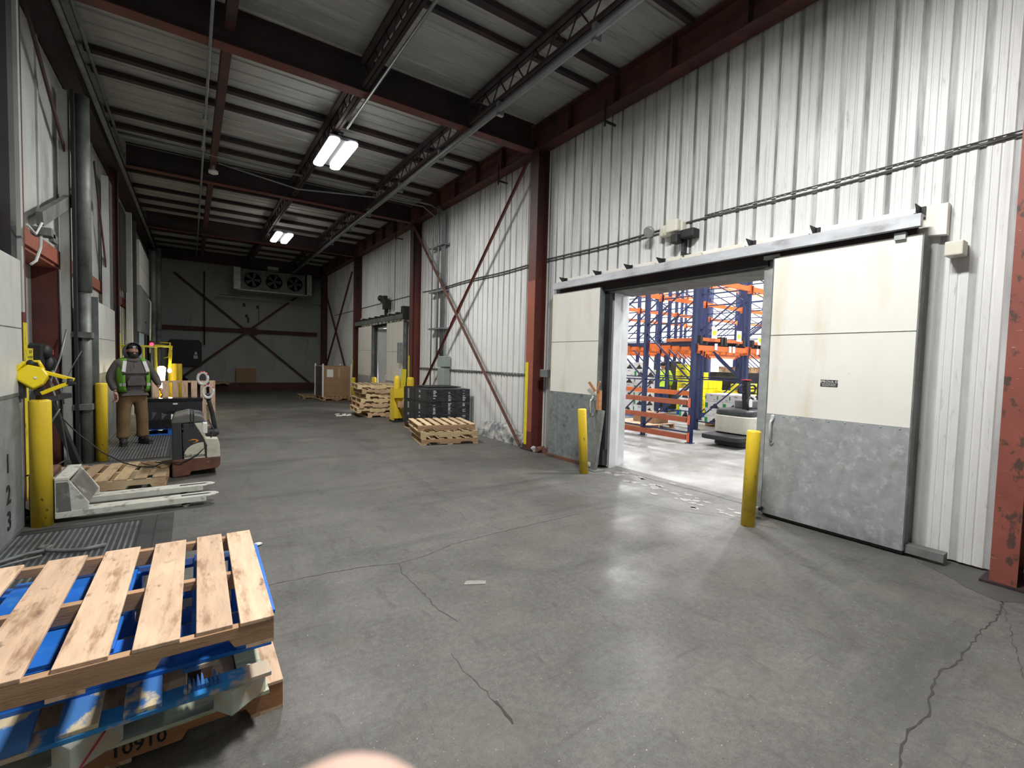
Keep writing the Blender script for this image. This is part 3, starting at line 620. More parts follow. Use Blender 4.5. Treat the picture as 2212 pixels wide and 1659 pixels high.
led_lamp(2.16, 8.95, 5.28, P_MID, 'larger and nearer of the two bright lamps under the roof')
led_lamp(2.35, 16.2, 5.28, P_FAR, 'smaller and farther of the two bright lamps under the roof')
for i, (x, y, wl) in enumerate(((9.5, 3.0, 'just inside the big doorway'), (9.5, 9.5, 'over the first rack bay'), (15.0, 5.0, 'over the aisle'), (15.0, 13.0, 'over the middle racks'), (22.0, 9.0, 'near the far wall, right'), (21.0, 18.0, 'near the far wall, left'), (9.0, 16.5, 'behind the small far doorway'))):
    t = T('high_bay_lamp', 'round high bay lamp in the racking room '+wl, 'lamp', (x, y, 7.6), group='racking room lamps')
    MB().lathe([(.02, .6), (.02, .3), (.1, .3), (.12, .1), (.35, .0), (.35, -.03)]).obj('housing', m_tgrey, t); MB().lathe([(.33, -.05), (.33, -.03)]).obj('lens', m_lens, t)
    ld = bpy.data.lights.new('lamp_light', 'AREA'); ld.shape = 'DISK'; ld.size = .7; ld.energy = P_RACK*(1.0, 1.0, 1.5, 1.8, 3.2, 3.2, .9)[i]; ld.color = (.97, .99, 1)
    lo = bpy.data.objects.new('lamp_light', ld); COL.objects.link(lo); lo.parent = t; lo.location = (0, 0, -.06)
# sensor light hanging on the solid joist, wall twin emergency lamp and its siren
t = T('heat_detector', 'small white unit hanging from the solid red roof joist', 'detector', (.42, 11.9, 5.40))
MB().lathe([(.05, 0), (.09, .02), (.09, .07), (.03, .09), (.02, .19)]).obj('body', m_white, t)
t = T('emergency_lamp', 'cream twin-head emergency lamp on the wall cable above the big doorway', 'lamp', (5.30, 4.08, 3.44))
MB().box(-.03, .07, -.22, .14, -.075, .075).obj('battery_box', m_cream, t, .02)
mb = MB(); mb.box(-.12, -.03, -.21, -.03, -.07, .09); mb.obj('lamp_head', m_cream, t, .02)
mb = MB(); mb.lathe([(.03, .0), (.075, .05), (.075, .09), (.07, .10)], (0, 0, 0), 16, Matrix.Translation((-.04, .25, .04)) @ Matrix.Rotation(math.radians(-115), 4, 'Y')); mb.obj('lamp_head', m_galv, t)
mb = MB(); mb.tube([(.05, .30, 0), (.02, .45, .04)], .01, 6); mb.obj('wire', m_black, t)
t = T('motion_sensor', 'black hooded sensor on a short stem above the middle of the big doorway', 'sensor', (5.33, 3.83, 3.30))
mb = MB(); mb.box(-.10, .04, -.17, .03, -.03, .08); mb.box(-.14, -.02, .04, .14, -.08, .04); mb.obj('hood', m_black, t, .015)
MB().box(-.02, .045, .015, .06, -.27, 0).obj('stem', m_tgrey, t)
mb = MB()
zc = lambda y: 3.49
for off, y0, y1 in ((0, .8, 12.3), (-.045, 4.3, 11.4)):
    mb.tube([(5.365, y, 3.49+off+.012*math.sin(y*2.1)) for y in [y0+(y1-y0)*i/30 for i in range(31)]], .010, 6)
mb.tube([(5.365, y, 3.53) for y in (.8, 2.2, 3.6)], .006, 6)
mb.tube([(5.365, y, 3.49) for y in (12.8, 15, 18, 22)], .010, 6)
tag(mb.obj('wall_cable', m_cable), 'long sagging dark cable run across the upper right wall', 'cable')
mb = MB(); mb.tube([(5.36, y, 1.38+.008*math.sin(y*3)) for y in [6.5+.25*i for i in range(25)]], .014, 6)
for i in range(50): mb.box(5.34, 5.38, 6.9+i*.11, 6.93+i*.11, 1.355, 1.40)
tag(mb.obj('wall_cable', m_galvd), 'low grimy conduit at waist height left of the big doorway', 'conduit')
t = T('electrical_enclosure', 'tall grey-green electrical enclosure under the conduit bundle', 'cabinet', (5.26, 10.75, 0))
MB().box(-.08, .1, -.22, .14, .45, 1.42).obj('lower_box', m_elec, t, .01); MB().box(-.08, .1, -.24, .16, 1.45, 1.72).obj('upper_box', m_elec, t, .01)
MB().box(-.085, -.08, -.06, -.02, .95, 1.0).obj('latch', m_black, t)
MB().box(-.05, .1, -.2, .12, 0, .45).obj('pedestal', m_elec, t)
t = T('camera_cluster', 'black cluster of fixtures above the small far doorway', 'fixture', (5.28, 15.0, 3.45))
mb = MB(); mb.box(-.12, 0, -.1, .25, 0, .2); mb.box(-.15, .02, -.3, -.05, -.25, .05); mb.box(-.05, .05, -.05, .05, -.45, 0); mb.ell((-.1, .3, .15), .09, .1, .1); mb.obj('body', m_black, t)
for y, lb in ((5.1, 'black bracket under the eave girder right of the nearest roof beam'), (8.0, 'black bracket under the eave girder left of the nearest roof beam'), (13.6, 'small black bracket high on the wall beyond the second roof beam')):
    mb = MB(); mb.box(-.01, .01, -.01, .01, -.28, .1); mb.box(-.012, .22, -.012, .012, -.22, -.19); o = mb.obj('wall_bracket', m_black); o.location = (5.05, y, 5.40); tag(o, lb, 'bracket')
mb = MB(); mb.tube([(-1.32, 6.6, 2.85), (-1.3, 6.8, 2.80), (-1.28, 6.95, 2.95)], .012, 6); mb.tube([(-1.28, 6.92, 2.86), (-1.30, 6.98, 2.70), (-1.33, 6.95, 2.55), (-1.36, 6.9, 2.50)], .014, 6)
tag(mb.obj('loose_wire', m_paper), 'white wire loop on the thin red column of the left wall', 'wire')
mb = MB(); mb.box(-1.36, -1.2, 6.9, 7.08, 2.82, 2.90); mb.box(-1.24, -1.2, 7.0, 7.2, 2.78, 2.86); tag(mb.obj('door_sensor', m_galvd), 'small grey sensor arm beside the white wire loop', 'sensor')

# ============================================================ BACK WALL THINGS
t = T('evaporator_unit', 'three-fan cooling unit hanging high on the back wall', 'cooling unit', (3.1, 23.75, 4.43))
MB().box(-1.28, 1.28, -.33, .35, .02, .90).obj('casing', m_galvd, t)
for s in (-1, 1): MB().box(s*1.5-.14 if s > 0 else -1.56, s*1.5+.06 if s > 0 else -1.30, -.42, .38, 0, .94).obj('end_panel', m_galv, t)
for i in (-1, 0, 1):
    mx_ = Matrix.Translation((i*.84, -.36, .46)) @ Matrix.Rotation(PI/2, 4, 'X')
    f = MB(); f.lathe([(.36, 0), (.37, .05), (.33, .05), (.33, 0)], (0, 0, 0), 28, mx_); fo = f.obj('fan_ring', m_galvd, t)
    MB().lathe([(.325, -.01), (.325, .0)], (0, 0, 0), 28, mx_).obj('fan_recess', m_black, fo)
    g = MB()
    for k in range(5):
        a = 2*PI*k/5; g.prism([(.05, -.03), (.28, -.10), (.30, .06), (.05, .03)], 'z', .01, .02, mx_ @ Matrix.Rotation(a, 4, 'Z'))
    g.lathe([(.06, .005), (.06, .04)], (0, 0, 0), 12, mx_); g.obj('fan_blades', m_tgrey, fo)
MB().box(-1.4, 1.4, -.40, .36, -.03, .015).obj('drip_tray', m_galv, t)
mb = MB(); mb.box(-.25, .2, -.2, .1, .95, 1.15); mb.obj('pipe_cover', m_galv, t)
mb = MB()
for x in (-1.1, 0, 1.1): mb.box(x-.01, x+.01, 0, .02, .9, 1.4)
mb.obj('hanger', m_galvd, t)
mb = MB(); mb.tube([(.95, 24.2, 4.02), (1.0, 24.2, 4.18), (5.39, 24.2, 4.12)], .03, 8); mb.tube([(1.1, 24.3, 4.25), (4.3, 24.3, 4.2)], .02, 8)
tag(mb.obj('drain_pipe', m_galv), 'pale pipe running under the three-fan cooling unit', 'pipe')
t = T('black_curtain', 'large black rounded panel low on the back wall', 'panel', (-.16, YB-.3, 1.08))
mb = MB(); mb.prism([(-.6, 0), (.58, 0), (.58, 1.0), (.48, 1.12), (-.52, 1.12), (-.6, 1.05)], 'y', 0, .05); mb.obj('sheet', m_black, t)
MB().box(.28, .43, -.004, 0, .32, .46).obj('sticker', m_galv, t); MB().prism([(.31, .5), (.42, .5), (.40, .58), (.36, .64), (.33, .58)], 'y', -.004, 0).obj('sticker', m_cream, t)
tag(MB().box(1.70, 2.50, YB-.33, YB-.30, .345, 1.0).obj('cardboard_sheet', m_card), 'flat brown cardboard sheet standing against the back wall', 'cardboard')
mb = MB(); mb.ell((-.45, 23.9, .35), .4, .3, .35); mb.tube([(-.7, 23.7, .5), (-.4, 23.6, .75), (-.1, 23.7, .5)], .05, 8)
tag(mb.obj('hose_pile', m_black), 'dark heap of hose below the black wall panel', 'hose')
mb = MB()
for x, z in ((2.05, 3.9), (2.6, 3.85), (2.15, 3.4)): mb.box(x-.05, x+.05, YB-.06, YB, z-.07, z+.07)
mb.box(2.64, 2.66, YB-.04, YB, 3.1, 3.85); mb.box(2.18, 2.25, YB-.06, YB, 3.1, 3.35)
tag(mb.obj('wall_switches', m_black), 'small black switches above the middle of the back wall brace', 'switch')

# ============================================================ PALLETS
def pallet(name, lb, loc, rz=0, L_=1.22, W_=1.02, mats=None, xs=None, H=.125, group=None, bw=.10, notch=True, sw=.038):
    """stringers along local x, deck boards along local y, origin at the centre of its footprint"""
    ms, mdk = mats or (m_woodd, m_wooddc)
    t = T(name, lb, 'pallet', loc, rz, group); hl, hw = L_/2, W_/2; tb = .016
    def out():
        z0, z1 = tb, H-tb; nh = .035
        if not notch: return [(-hl, z0), (hl, z0), (hl, z1), (-hl, z1)]
        p = [(-hl, z0)]
        for c in (-.29*L_, .29*L_): p += [(c-.125, z0), (c-.105, z0+nh), (c+.105, z0+nh), (c+.125, z0)]
        return p+[(hl, z0), (hl, z1), (-hl, z1)]
    st = None
    for y in (-hw+sw/2, 0, hw-sw/2):
        if st is None: st = MB().prism(out(), 'y', -sw/2, sw/2).obj('stringer', ms, t, .002); st.location = (0, y, 0)
        else: s2 = st.copy(); COL.objects.link(s2); s2.parent = t; s2.location = (0, y, 0)
    xs = xs or [(-hl+(L_-bw)*i/6, -hl+(L_-bw)*i/6+bw) for i in range(7)]
    for a, b in xs:
        j = random.uniform(-.006, .006)
        MB().box(a, b, -hw+j, hw+j, H-tb, H).obj('deck_board', mdk, t, .0025)
    for i in (0, 1, 3, 5, 6):
        if notch and i in (1, 5): continue
        a = -hl+(L_-bw)*i/6; MB().box(a, a+bw, -hw, hw, 0, tb).obj('bottom_board', mdk, t)
    return t
def block_pallet(name, lb, loc, rz, L_=1.22, W_=1.02, mdeck=m_bluewood, mlead=m_blue, mblock=m_blue, mbot=m_blue, H=.14, group=None, broken=False, inset=0):
    t = T(name, lb, 'pallet', loc, rz, group); hl, hw = L_/2, W_/2
    for y in (-hw+inset, -.05, hw-.10): MB().box(-hl, hl, y, y+.10, 0, .018).obj('bottom_board', mbot, t, .002)
    for x in (-hl, hl-.1): MB().box(x, x+.1, -hw+.1+inset, hw-.1, 0, .017).obj('bottom_board', mbot, t)
    for ix, x in enumerate((-hl, -.07, hl-.14)):
        for iy, y in enumerate((-hw, -.05, hw-.10)):
            if inset and iy == 0 and ix:
                o = MB().box(-.085, .085, -.05, .05, .018, H-.036).obj('block', mblock, t, .004); o.location = ((0, .02, .50)[ix], -hw+.055, 0); o.rotation_euler = (0, 0, .62); continue
            MB().box(x, x+.14, y, y+.10, .018, H-.036).obj('block', mblock, t, .004)
    for y in (-hw, -.05, hw-.10): MB().box(-hl, hl, y, y+.10, H-.036, H-.018).obj('stringer_board', mlead, t, .002)
    n = 7
    for i in range(n):
        a = -hl+(L_-.125)*i/(n-1); y0 = -hw+.004
        if broken and i == n-1: continue
        if broken and i == n-2:
            mb = MB(); random.seed(3)
            for k in range(9):
                x = a+k*.0145; y1 = -hw+.05+random.uniform(0, .09); mb.prism([(x, y0+.03), (x+.013, y0+.03), (x+.009, y1), (x+.005, y1+.02), (x+.002, y1-.01)], 'z', H-.018, H)
            mb.box(a, a+.13, -hw+.18, hw, H-.018, H); mb.obj('splintered_board', mdeck, t); continue
        MB().box(a, a+(.14 if i in (0, n-1) else .115), y0, hw-.004, H-.018, H).obj('deck_board', mdeck, t, .002)
    return t
# --- the stack in the left foreground (bottom to top)
S0 = Vector((-.265, 2.80, 0))
p = pallet('wooden_pallet', 'bottom pallet of the foreground stack, reddish wood stencilled 10910', (-.265, 2.815, 0), 0, 1.22, 1.04, (m_woodred, m_woodc), H=.14, bw=.13)
text_obj('10910', .072, m_ink, p, face_m((.09, -.5215, .062), (1, 0, 0), (0, 0, 1)), 'stencil', bold=.001)
p = block_pallet('wooden_pallet', 'worn pallet with half-blue deck boards, second from the bottom of the foreground stack', (-.345, 2.665, .14), .03, 1.22, 1.04, H=.15, inset=.055, mblock=M('mint_block', (.46, .50, .44), .7, var=.1, scale=6, dirt=[((.5, .36, .22), .8, 5, (1, 1, 1), .5, .6)]), mbot=m_woodgreen, mlead=M('blue_edge_board', (.03, .24, .60), .6, var=.3, scale=3, dirt=[((.60, .46, .30), .9, 4, (1, 1, 1), .5, .56)]), broken=True)
ck = MB().bar((-.06, -.0515, .022), (.03, -.0515, .108), .002, .012, (0, 1, 0)).obj('chalk_mark', M('red_chalk', (.5, .05, .09), .8), p); ck.location = (.02, -.465, 0); ck.rotation_euler = (0, 0, .62)
p = block_pallet('blue_pallet', 'bright blue pallet, second from the top of the foreground stack', (-.298, 2.80, .29), -.02, 1.22, .90, mdeck=m_blue, H=.16)
pallet('wooden_pallet', 'light natural wood pallet on top of the foreground stack', (-.345, 2.645, .45), -.012, 1.26, 1.12, (m_woods, m_woodc), H=.11,
       xs=[(x0+.345, x1+.345) for x0, x1 in ((.165, .285), (.02, .14), (-.17, -.03), (-.38, -.235), (-.60, -.45), (-.83, -.685), (-.975, -.88))])
# --- pallet by the dock doors
t = pallet('wooden_pallet', 'pallet with striped pale and dark boards lying by the left bollards', (-.83, 7.52, 0), -.05, 1.2, 1.05, (m_woodn, m_wooddc), H=.135, bw=.125)
mb = MB(); mb.bar((.30, .40, .145), (.56, -.05, .150), .09, .016); mb.obj('loose_board', m_woodd, t)
t = pallet('wooden_pallet', 'wooden pallet standing on its edge behind the walkie truck', (-.10, 12.53, .51), 0, 1.12, 1.02, (m_woodn, m_woodc), H=.14, bw=.11)
t.rotation_euler = (PI/2, 0, 0)
# --- leaning stack by the small far doorway
for i, (dx, dy, a, lb) in enumerate(((.10, .1, .0, 'bottom pallet of the tall untidy stack'), (-.1, .15, -.12, 'second pallet from the bottom of the tall untidy stack'), (-.05, .12, -.10, 'third pallet from the bottom of the tall untidy stack'),
        (-.02, .22, -.06, 'fourth pallet from the bottom of the tall untidy stack'), (.10, .25, -.02, 'third pallet from the top of the tall untidy stack'), (.02, .2, -.08, 'second pallet from the top of the tall untidy stack'), (-.06, .2, -.14, 'top pallet of the tall untidy stack'))):
    pallet('wooden_pallet', lb, (4.42+dx, 13.1+dy, i*.128), a, 1.1, 1.2, (m_woodp, m_woodpc) if i in (1, 3, 4, 6) else (m_woodn, m_woodc), H=.126, group='tall untidy pallet stack')
# --- low stack in front of the dark cartons
for i, (dx, dy, a, lb) in enumerate(((.02, 0, .0, 'bottom pallet of the low stack in front of the dark cartons'), (0, .02, .02, 'middle pallet of the low stack in front of the dark cartons'), (-.03, .05, .0, 'top pallet of the low stack in front of the dark cartons, boards bright'))):
    pallet('wooden_pallet', lb, (4.22+dx, 8.55+dy, i*.128), a-.22, 1.12, 1.08, ((m_woods, m_woodpc), (m_woodp, m_woodpc), (m_woods, m_woodpc))[i], H=.126, group='low pallet stack')
# --- pallet on the back wall beam and behind the cardboard load
t = pallet('wooden_pallet', 'pallet lying flat on the red base beam of the back wall', (.85, 24.35, .28), 0, 1.15, .4, (m_woodd, m_wooddc)); 
pallet('wooden_pallet', 'low pallet sticking out behind the tall brown cardboard load', (4.05, 19.6, 0), 0, 1.1, 1.1, (m_woodd, m_wooddc))

# ============================================================ BOLLARDS
def bollard(x, y, r, h, lb, lean=(0, 0), dome=.02, name='bollard'):
    t = T(name, lb, 'bollard', (x, y, 0), group='yellow bollards')
    t.rotation_euler = (lean[0], lean[1], 0)
    MB().lathe([(r, 0), (r, h-dome), (r*.96, h-dome*.5), (r*.75, h-dome*.12), (0.001, h)], (0, 0, 0), 28).obj('pipe', m_yel, t)
    return t
bollard(-1.13, 5.93, .077, 1.165, 'thick yellow bollard carrying the yellow dock light, nearest on the left')
bollard(-1.075, 9.03, .072, 1.155, 'yellow bollard on the left beside the standing worker')
bollard(4.735, 2.52, .067, .985, 'yellow bollard in front of the right door leaf', (.0, .035))
bollard(4.80, 5.03, .064, .96, 'slim yellow bollard in front of the left door leaf', (-.06, -.03))
bollard(4.93, 17.42, .075, .90, 'far yellow bollard beside the tall brown cardboard load', dome=.04)
bollard(5.02, 12.25, .10, 1.13, 'stout yellow bollard behind the dark cartons', dome=.09)
bollard(5.0, 15.3, .08, 1.0, 'yellow bollard half hidden behind the tall pallet stack', dome=.06)
bollard(-.66, 15.9, .10, 1.25, 'yellow bollard lit up by the far dock light', dome=.02)
bollard(-.42, 16.6, .11, 1.32, 'yellow bollard beside the brightly lit one at the far dock', dome=.02)
bollard(-.30, 17.4, .10, 1.30, 'last yellow bollard at the far dock', dome=.02)
t = T('guarded_bollard', 'round-topped yellow bollard inside a yellow steel bracket, left of the dark cartons', 'bollard', (4.40, 11.62, 0))
MB().lathe([(.085, .0), (.085, 1.08), (.07, 1.15), (.035, 1.185), (.001, 1.19)]).obj('pipe', m_yel, t)
mb = MB(); mb.box(-.14, .14, -.16, -.13, .62, .86); mb.box(-.14, .14, -.16, -.13, .10, .34); mb.box(-.14, -.11, -.14, .12, .05, .86); mb.box(.11, .14, -.14, .12, .05, .86); mb.prism([(-.14, .34), (-.02, .34), (-.14, .62)], 'y', -.155, -.14); mb.obj('guard_bracket', m_yel, t)
MB().box(-.15, .15, -.17, .14, 0, .05).obj('foot', m_black, t)
t = T('wooden_crate', 'small open wooden crate hung on the yellow guard bracket', 'crate', (4.50, 11.36, .34))
mb = MB(); mb.box(-.14, .14, -.09, -.07, .05, .17); mb.box(-.14, .14, .07, .09, .05, .2); mb.box(-.14, -.12, -.07, .07, .05, .2); mb.box(.12, .14, -.07, .07, .05, .2); mb.box(-.12, .12, -.07, .07, .05, .07); mb.obj('box', m_woodn, t)
mb = MB(); mb.bar((4.86, 12.5, .0), (4.98, 12.62, 1.33), .13, .03, (0, 1, 0)); tag(mb.obj('yellow_plank', m_yel2), 'yellow plank leaning on the column by the stout bollard', 'plank')

# ============================================================ FLOOR DETAILS
def floor_strip(pts, w_, name, mat, parent=None, lb=None, z=.0015):
    random.seed(len(pts)*7+int(w_*1e4)); P = []
    for (a, b) in zip(pts[:-1], pts[1:]):
        a = Vector(a); b = Vector(b); n = max(2, int((b-a).length/.035)); d = (b-a).normalized(); q = Vector((-d.y, d.x))
        for i in range(n): P.append(a+(b-a)*i/n+q*random.uniform(-.009, .009))
    P.append(Vector(pts[-1])); vs = []
    for i, p in enumerate(P):
        d = (P[min(i+1, len(P)-1)]-P[max(i-1, 0)]).normalized(); q = Vector((-d.y, d.x))*w_*random.uniform(.25, 1)*.5
        vs += [(p.x+q.x, p.y+q.y, z), (p.x-q.x, p.y-q.y, z)]
    mb = MB().add(vs, [(2*i, 2*i+1, 2*i+3, 2*i+2) for i in range(len(P)-1)])
    o = mb.obj(name, mat, parent); return o
fl = bpy.data.objects['floor']
m_crack = M('crack_dirt', (.045, .043, .040), .9)
m_joint = M('joint_dirt', (.06, .058, .052), .9)
for pts, w_, nm, mt in (
    ([(4.773, .684), (4.55, .66), (4.371, .651), (4.1, .672), (3.917, .664), (3.737, .669), (3.6, .655), (3.473, .663), (3.353, .693), (3.2, .68), (3.022, .655), (2.946, .629), (2.788, .627), (2.635, .645), (2.544, .627), (2.386, .594), (2.0, .5)], .013, 'crack', m_crack),
    ([(5.30, 1.36), (5.122, 1.239), (5.013, 1.05), (4.825, .851), (4.758, .693), (4.894, .595), (5.1, .40)], .012, 'slab_joint', m_joint),
    ([(4.773, .684), (4.371, .588), (3.969, .498), (3.3, .33)], .007, 'slab_joint', m_joint),
    ([(.222, 3.592), (.506, 3.612), (.816, 3.594), (1.084, 3.57), (1.348, 3.479), (1.313, 3.293), (1.33, 3.069), (1.32, 2.739), (1.359, 2.49)], .008, 'crack', m_joint),
    ([(1.348, 3.479), (1.6, 3.514), (1.91, 3.616), (2.259, 3.64), (2.64, 3.656), (3.448, 3.673)], .007, 'crack', m_joint),
    ([(1.186, 2.245), (1.165, 2.074), (1.185, 1.918), (1.188, 1.8)], .006, 'crack', m_joint),
    ([(1.188, 1.80), (1.19, 1.70), (1.183, 1.64)], .022, 'crack', m_crack),
    ([(4.33, 3.67), (4.5, 3.2), (4.75, 2.8), (4.9, 2.3)], .006, 'crack', m_joint),
    ([(5.42, 5.0), (5.40, 4.2), (5.45, 3.5), (5.42, 2.8)], .016, 'crack', m_crack)):
    floor_strip(pts, w_, nm, mt, fl)
# pale broken concrete patches on the threshold
random.seed(11); mb = MB()
for k in range(46):
    u = k/45; cx = 5.30-.30*u+random.gauss(0, .13); cyy = 4.85-2.3*u+random.gauss(0, .06); n = 11; r = random.uniform(.010, .07)
    mb.add([(cx+r*random.uniform(.5, 1.2)*math.cos(2*PI*i/n), cyy+r*random.uniform(.6, 1.7)*math.sin(2*PI*i/n), .0022) for i in range(n)], [tuple(range(n))])
mb.obj('pale_patch', M('scraped_concrete', (.235, .23, .215), .7, var=.35, scale=14), fl)
# dark wet-looking strip along the wall at lower right
MB().prism([(5.37, 1.25), (5.37, .35), (5.2, .38), (4.90, .60), (4.775, .69), (4.83, .84), (5.02, 1.04), (5.12, 1.22)], 'z', .0005, .0012).obj('dark_slab_patch', M('dark_patch_concrete', (.072, .072, .066), .6, var=.2), fl)
tag(MB().prism([(1.62, 2.90), (1.76, 2.83), (1.79, 2.87), (1.70, 2.93), (1.66, 2.94)], 'z', .001, .004).obj('floor_scrap', M('floor_grey_scrap', (.24, .24, .22), .6)), 'pale flat scrap lying in the middle of the floor', 'scrap')
tag(MB().ell((.468, 4.436, .012), .035, .03, .012, 8, 5).obj('plastic_scrap', m_paper), 'small clear plastic scrap on the floor beyond the foreground pallets', 'scrap')
mb = MB(); random.seed(5)
for k in range(10): mb.ell((3.35+random.uniform(-.05, .35), 13.3+random.uniform(-.25, .25), .02), random.uniform(.03, .09), random.uniform(.03, .07), .02, 7, 4)
tag(mb.obj('plastic_scrap', m_paper), 'scraps of clear wrap on the floor left of the tall pallet stack', 'scrap')
# broken concrete curb between conduit enclosure and column, rubble lumps
mb = MB(); random.seed(8); N_ = 24; ys = [7.15+1.75*i/N_ for i in range(N_+1)]
prof = []
for i, y in enumerate(ys):
    h = .18+.14*min(1, i/9)+random.uniform(-.03, .03); d = .10+random.uniform(-.03, .03)
    prof.append([(5.37, y, 0), (5.37-d-.06, y, 0), (5.37-d-.04+random.uniform(-.02, .02), y, h*.5), (5.37-d*.6, y, h*.9), (5.37, y, h)])
mb.add([p for r in prof for p in r], [(i*5+k, i*5+k+1, i*5+k+6, i*5+k+5) for i in range(N_) for k in range(4)]+[(0, 1, 2, 3, 4), tuple(N_*5+k for k in (4, 3, 2, 1, 0))])
tag(mb.obj('concrete_curb', m_rock), 'crumbling concrete curb at the wall foot left of the column', 'curb')
def rock(c, r, lb):
    bm = bmesh.new(); bmesh.ops.create_icosphere(bm, subdivisions=3, radius=1)
    rnd = random.Random(int(c[0]*100+c[1]*37)); ax = [(Vector((rnd.uniform(-1, 1), rnd.uniform(-1, 1), rnd.uniform(-1, 1))).normalized(), rnd.uniform(.5, .85)) for _ in range(14)]
    for v in bm.verts:
        for a, d in ax:
            t_ = v.co.dot(a)
            if t_ > d: v.co -= a*(t_-d)
        v.co = Vector((v.co.x*r[0], v.co.y*r[1], v.co.z*r[2]))
    me = bpy.data.meshes.new('rock'); bm.to_mesh(me); bm.free(); me.materials.append(m_rock); o = bpy.data.objects.new('concrete_lump', me); COL.objects.link(o); o.location = c; tag(o, lb, 'rubble')
rock((5.14, 6.70, .05), (.07, .09, .06), 'pale concrete lump at the foot of the column left of the big doorway')
rock((5.20, .52, .13), (.15, .14, .13), 'big pale concrete lump right of the worn red column at the photo edge')
mb = MB(); mb.tube([(5.12, 6.60, .06), (5.28, 6.60, .06)], .05, 10); mb.box(5.18, 5.34, 6.35, 6.52, 0, .10)
tag(mb.obj('rusty_roller', m_rust), 'rusty roller beside the pale lump at the column foot', 'roller')
mb = MB(); mb.prism([(5.10, 6.3), (5.16, 5.22), (5.28, 5.22), (5.28, 6.3)], 'z', .002, .05); tag(mb.obj('rusty_floor_guide', m_rust), 'rusty floor guide under the left door leaf', 'door guide')
rock((5.13, 5.26, .05), (.05, .06, .05), 'small pale concrete lump under the left door leaf')

# dock leveller plates set in the floor
def leveller(x0, x1, y0, y1, lb):
    t = T('dock_leveller', lb, 'dock plate', (x0, y0, 0)); W_, L_ = x1-x0, y1-y0
    MB().box(0, W_+.26, -.1, L_+.14, .0005, .0025).obj('frame', m_steelp, t)
    mb = MB(); mb.box(0, W_, 0, L_, .003, .007)
    n = int(W_/.04); mr = MB()
    for i in range(n): mr.box(.015+i*.04, .030+i*.04, .02, L_-.02, .0072, .010)
    mr.obj('tread_ribs', M('tread_rib_steel', (.19, .205, .22), .4, .3, var=.3, scale=7, dirt=[((.08, .08, .08), .7, 4, (1, 1, 1), .5, .7)]), t)
    mb.obj('tread_plate', M('tread_steel', (.07, .075, .08), .45, .4, var=.3, scale=6, dirt=[((.05, .05, .05), .6, 4, (1, 1, 1), .5, .7)]), t)
    mb = MB(); mb.box(W_, W_+.015, 0, L_, .002, .009); mb.box(0, W_+.015, L_, L_+.012, .002, .009); mb.box(W_+.12, W_+.128, 0, L_+.12, .002, .006); mb.obj('edge_gap', m_black, t)
leveller(-1.24, -.40, 2.95, 5.66, 'ribbed steel dock plate behind the foreground pallets')
leveller(-1.20, -.28, 8.95, 12.2, 'ribbed steel dock plate under the standing worker')
mb = MB(); mb.tube([(-1.22, 4.90, .03), (-1.15, 4.97, .03), (-1.05, 5.02, .04), (-.96, 5.04, .04), (-.93, 5.10, .05), (-.97, 5.13, .05), (-.99, 5.08, .05), (-.93, 5.03, .04), (-.82, 4.99, .03), (-.71, 4.95, .03), (-.58, 4.99, .03)], .016, 8)
mb.tube([(-1.23, 4.80, .02), (-1.1, 4.88, .03), (-.95, 4.95, .03)], .010, 7)
tag(mb.obj('knotted_rope', m_galvd), 'dirty knotted rope lying on the ribbed dock plate', 'rope')
mb = MB(); random.seed(2)
for k in range(14): mb.tube([(-1.30+random.uniform(-.1, .12), 5.98+random.uniform(-.08, .3), .02), (-1.25+random.uniform(-.1, .12), 6.1+random.uniform(-.1, .2), .05+random.uniform(0, .08)), (-1.22+random.uniform(-.1, .1), 6.15+random.uniform(-.1, .2), .02)], .014, 6)
tag(mb.obj('dock_seal_debris', m_tgrey), 'heap of torn seal and rope at the foot of the nearest dock door', 'debris')

# ============================================================ LEFT-SIDE EQUIPMENT
# yellow articulated dock light on the first bollard
t = T('dock_light', 'bright yellow folding dock light on top of the nearest left bollard', 'dock light', (-1.13, 5.93, 1.165))
mb = MB(); mb.lathe([(.028, 0), (.028, .10), (.035, .10), (.035, .15), (.02, .16)]); mb.box(-.035, .035, -.03, .03, .04, .13); mb.obj('swivel', m_black, t)
R_ = Matrix.Translation((-.045, -.03, .20)) @ Matrix.Rotation(.55, 4, 'Y') @ Matrix.Rotation(-.3, 4, 'X')
mb = MB(); mb.prism([(-.09, -.07), (.07, -.09), (.10, -.02), (.09, .07), (.02, .11), (-.08, .08), (-.10, 0)], 'y', -.06, .07, R_); hd = mb.obj('lamp_head', m_yplast, t, .015, 3)
mb = MB(); mb.prism([(-.125, -.09), (-.10, -.09), (-.09, .08), (-.115, .09)], 'y', -.08, .09, R_); mb.obj('head_rim', m_yplast, hd, .008)
MB().ell((.03, -.065, .0), .012, .004, .012, 10, 6, R_).obj('badge', m_white, hd)
mb = MB(); mb.tube([tuple(R_ @ Vector(p)) for p in ((-.09, -.01, .04), (-.10, -.01, .11), (-.04, -.01, .15), (.03, -.01, .10))], .014, 8); mb.obj('head_handle', m_yplast, hd)
mb = MB(); mb.ell((-.055, 0, .325), .035, .04, .035, 12, 8); mb.obj('knob', m_black, hd)
MB().bar((-.01, .02, .262), (.228, .05, .175), .035, .034).obj('upper_arm', m_yplast, t, .006)
MB().bar((.01, -.02, .055), (.185, .02, .145), .036, .034).obj('lower_arm', m_yplast, t, .006)
mb = MB(); mb.tube([(.20, .03, .12), (.20, .03, .19)], .022, 10); mb.box(.14, .24, .0, .05, .135, .155); mb.obj('elbow', m_black, t)
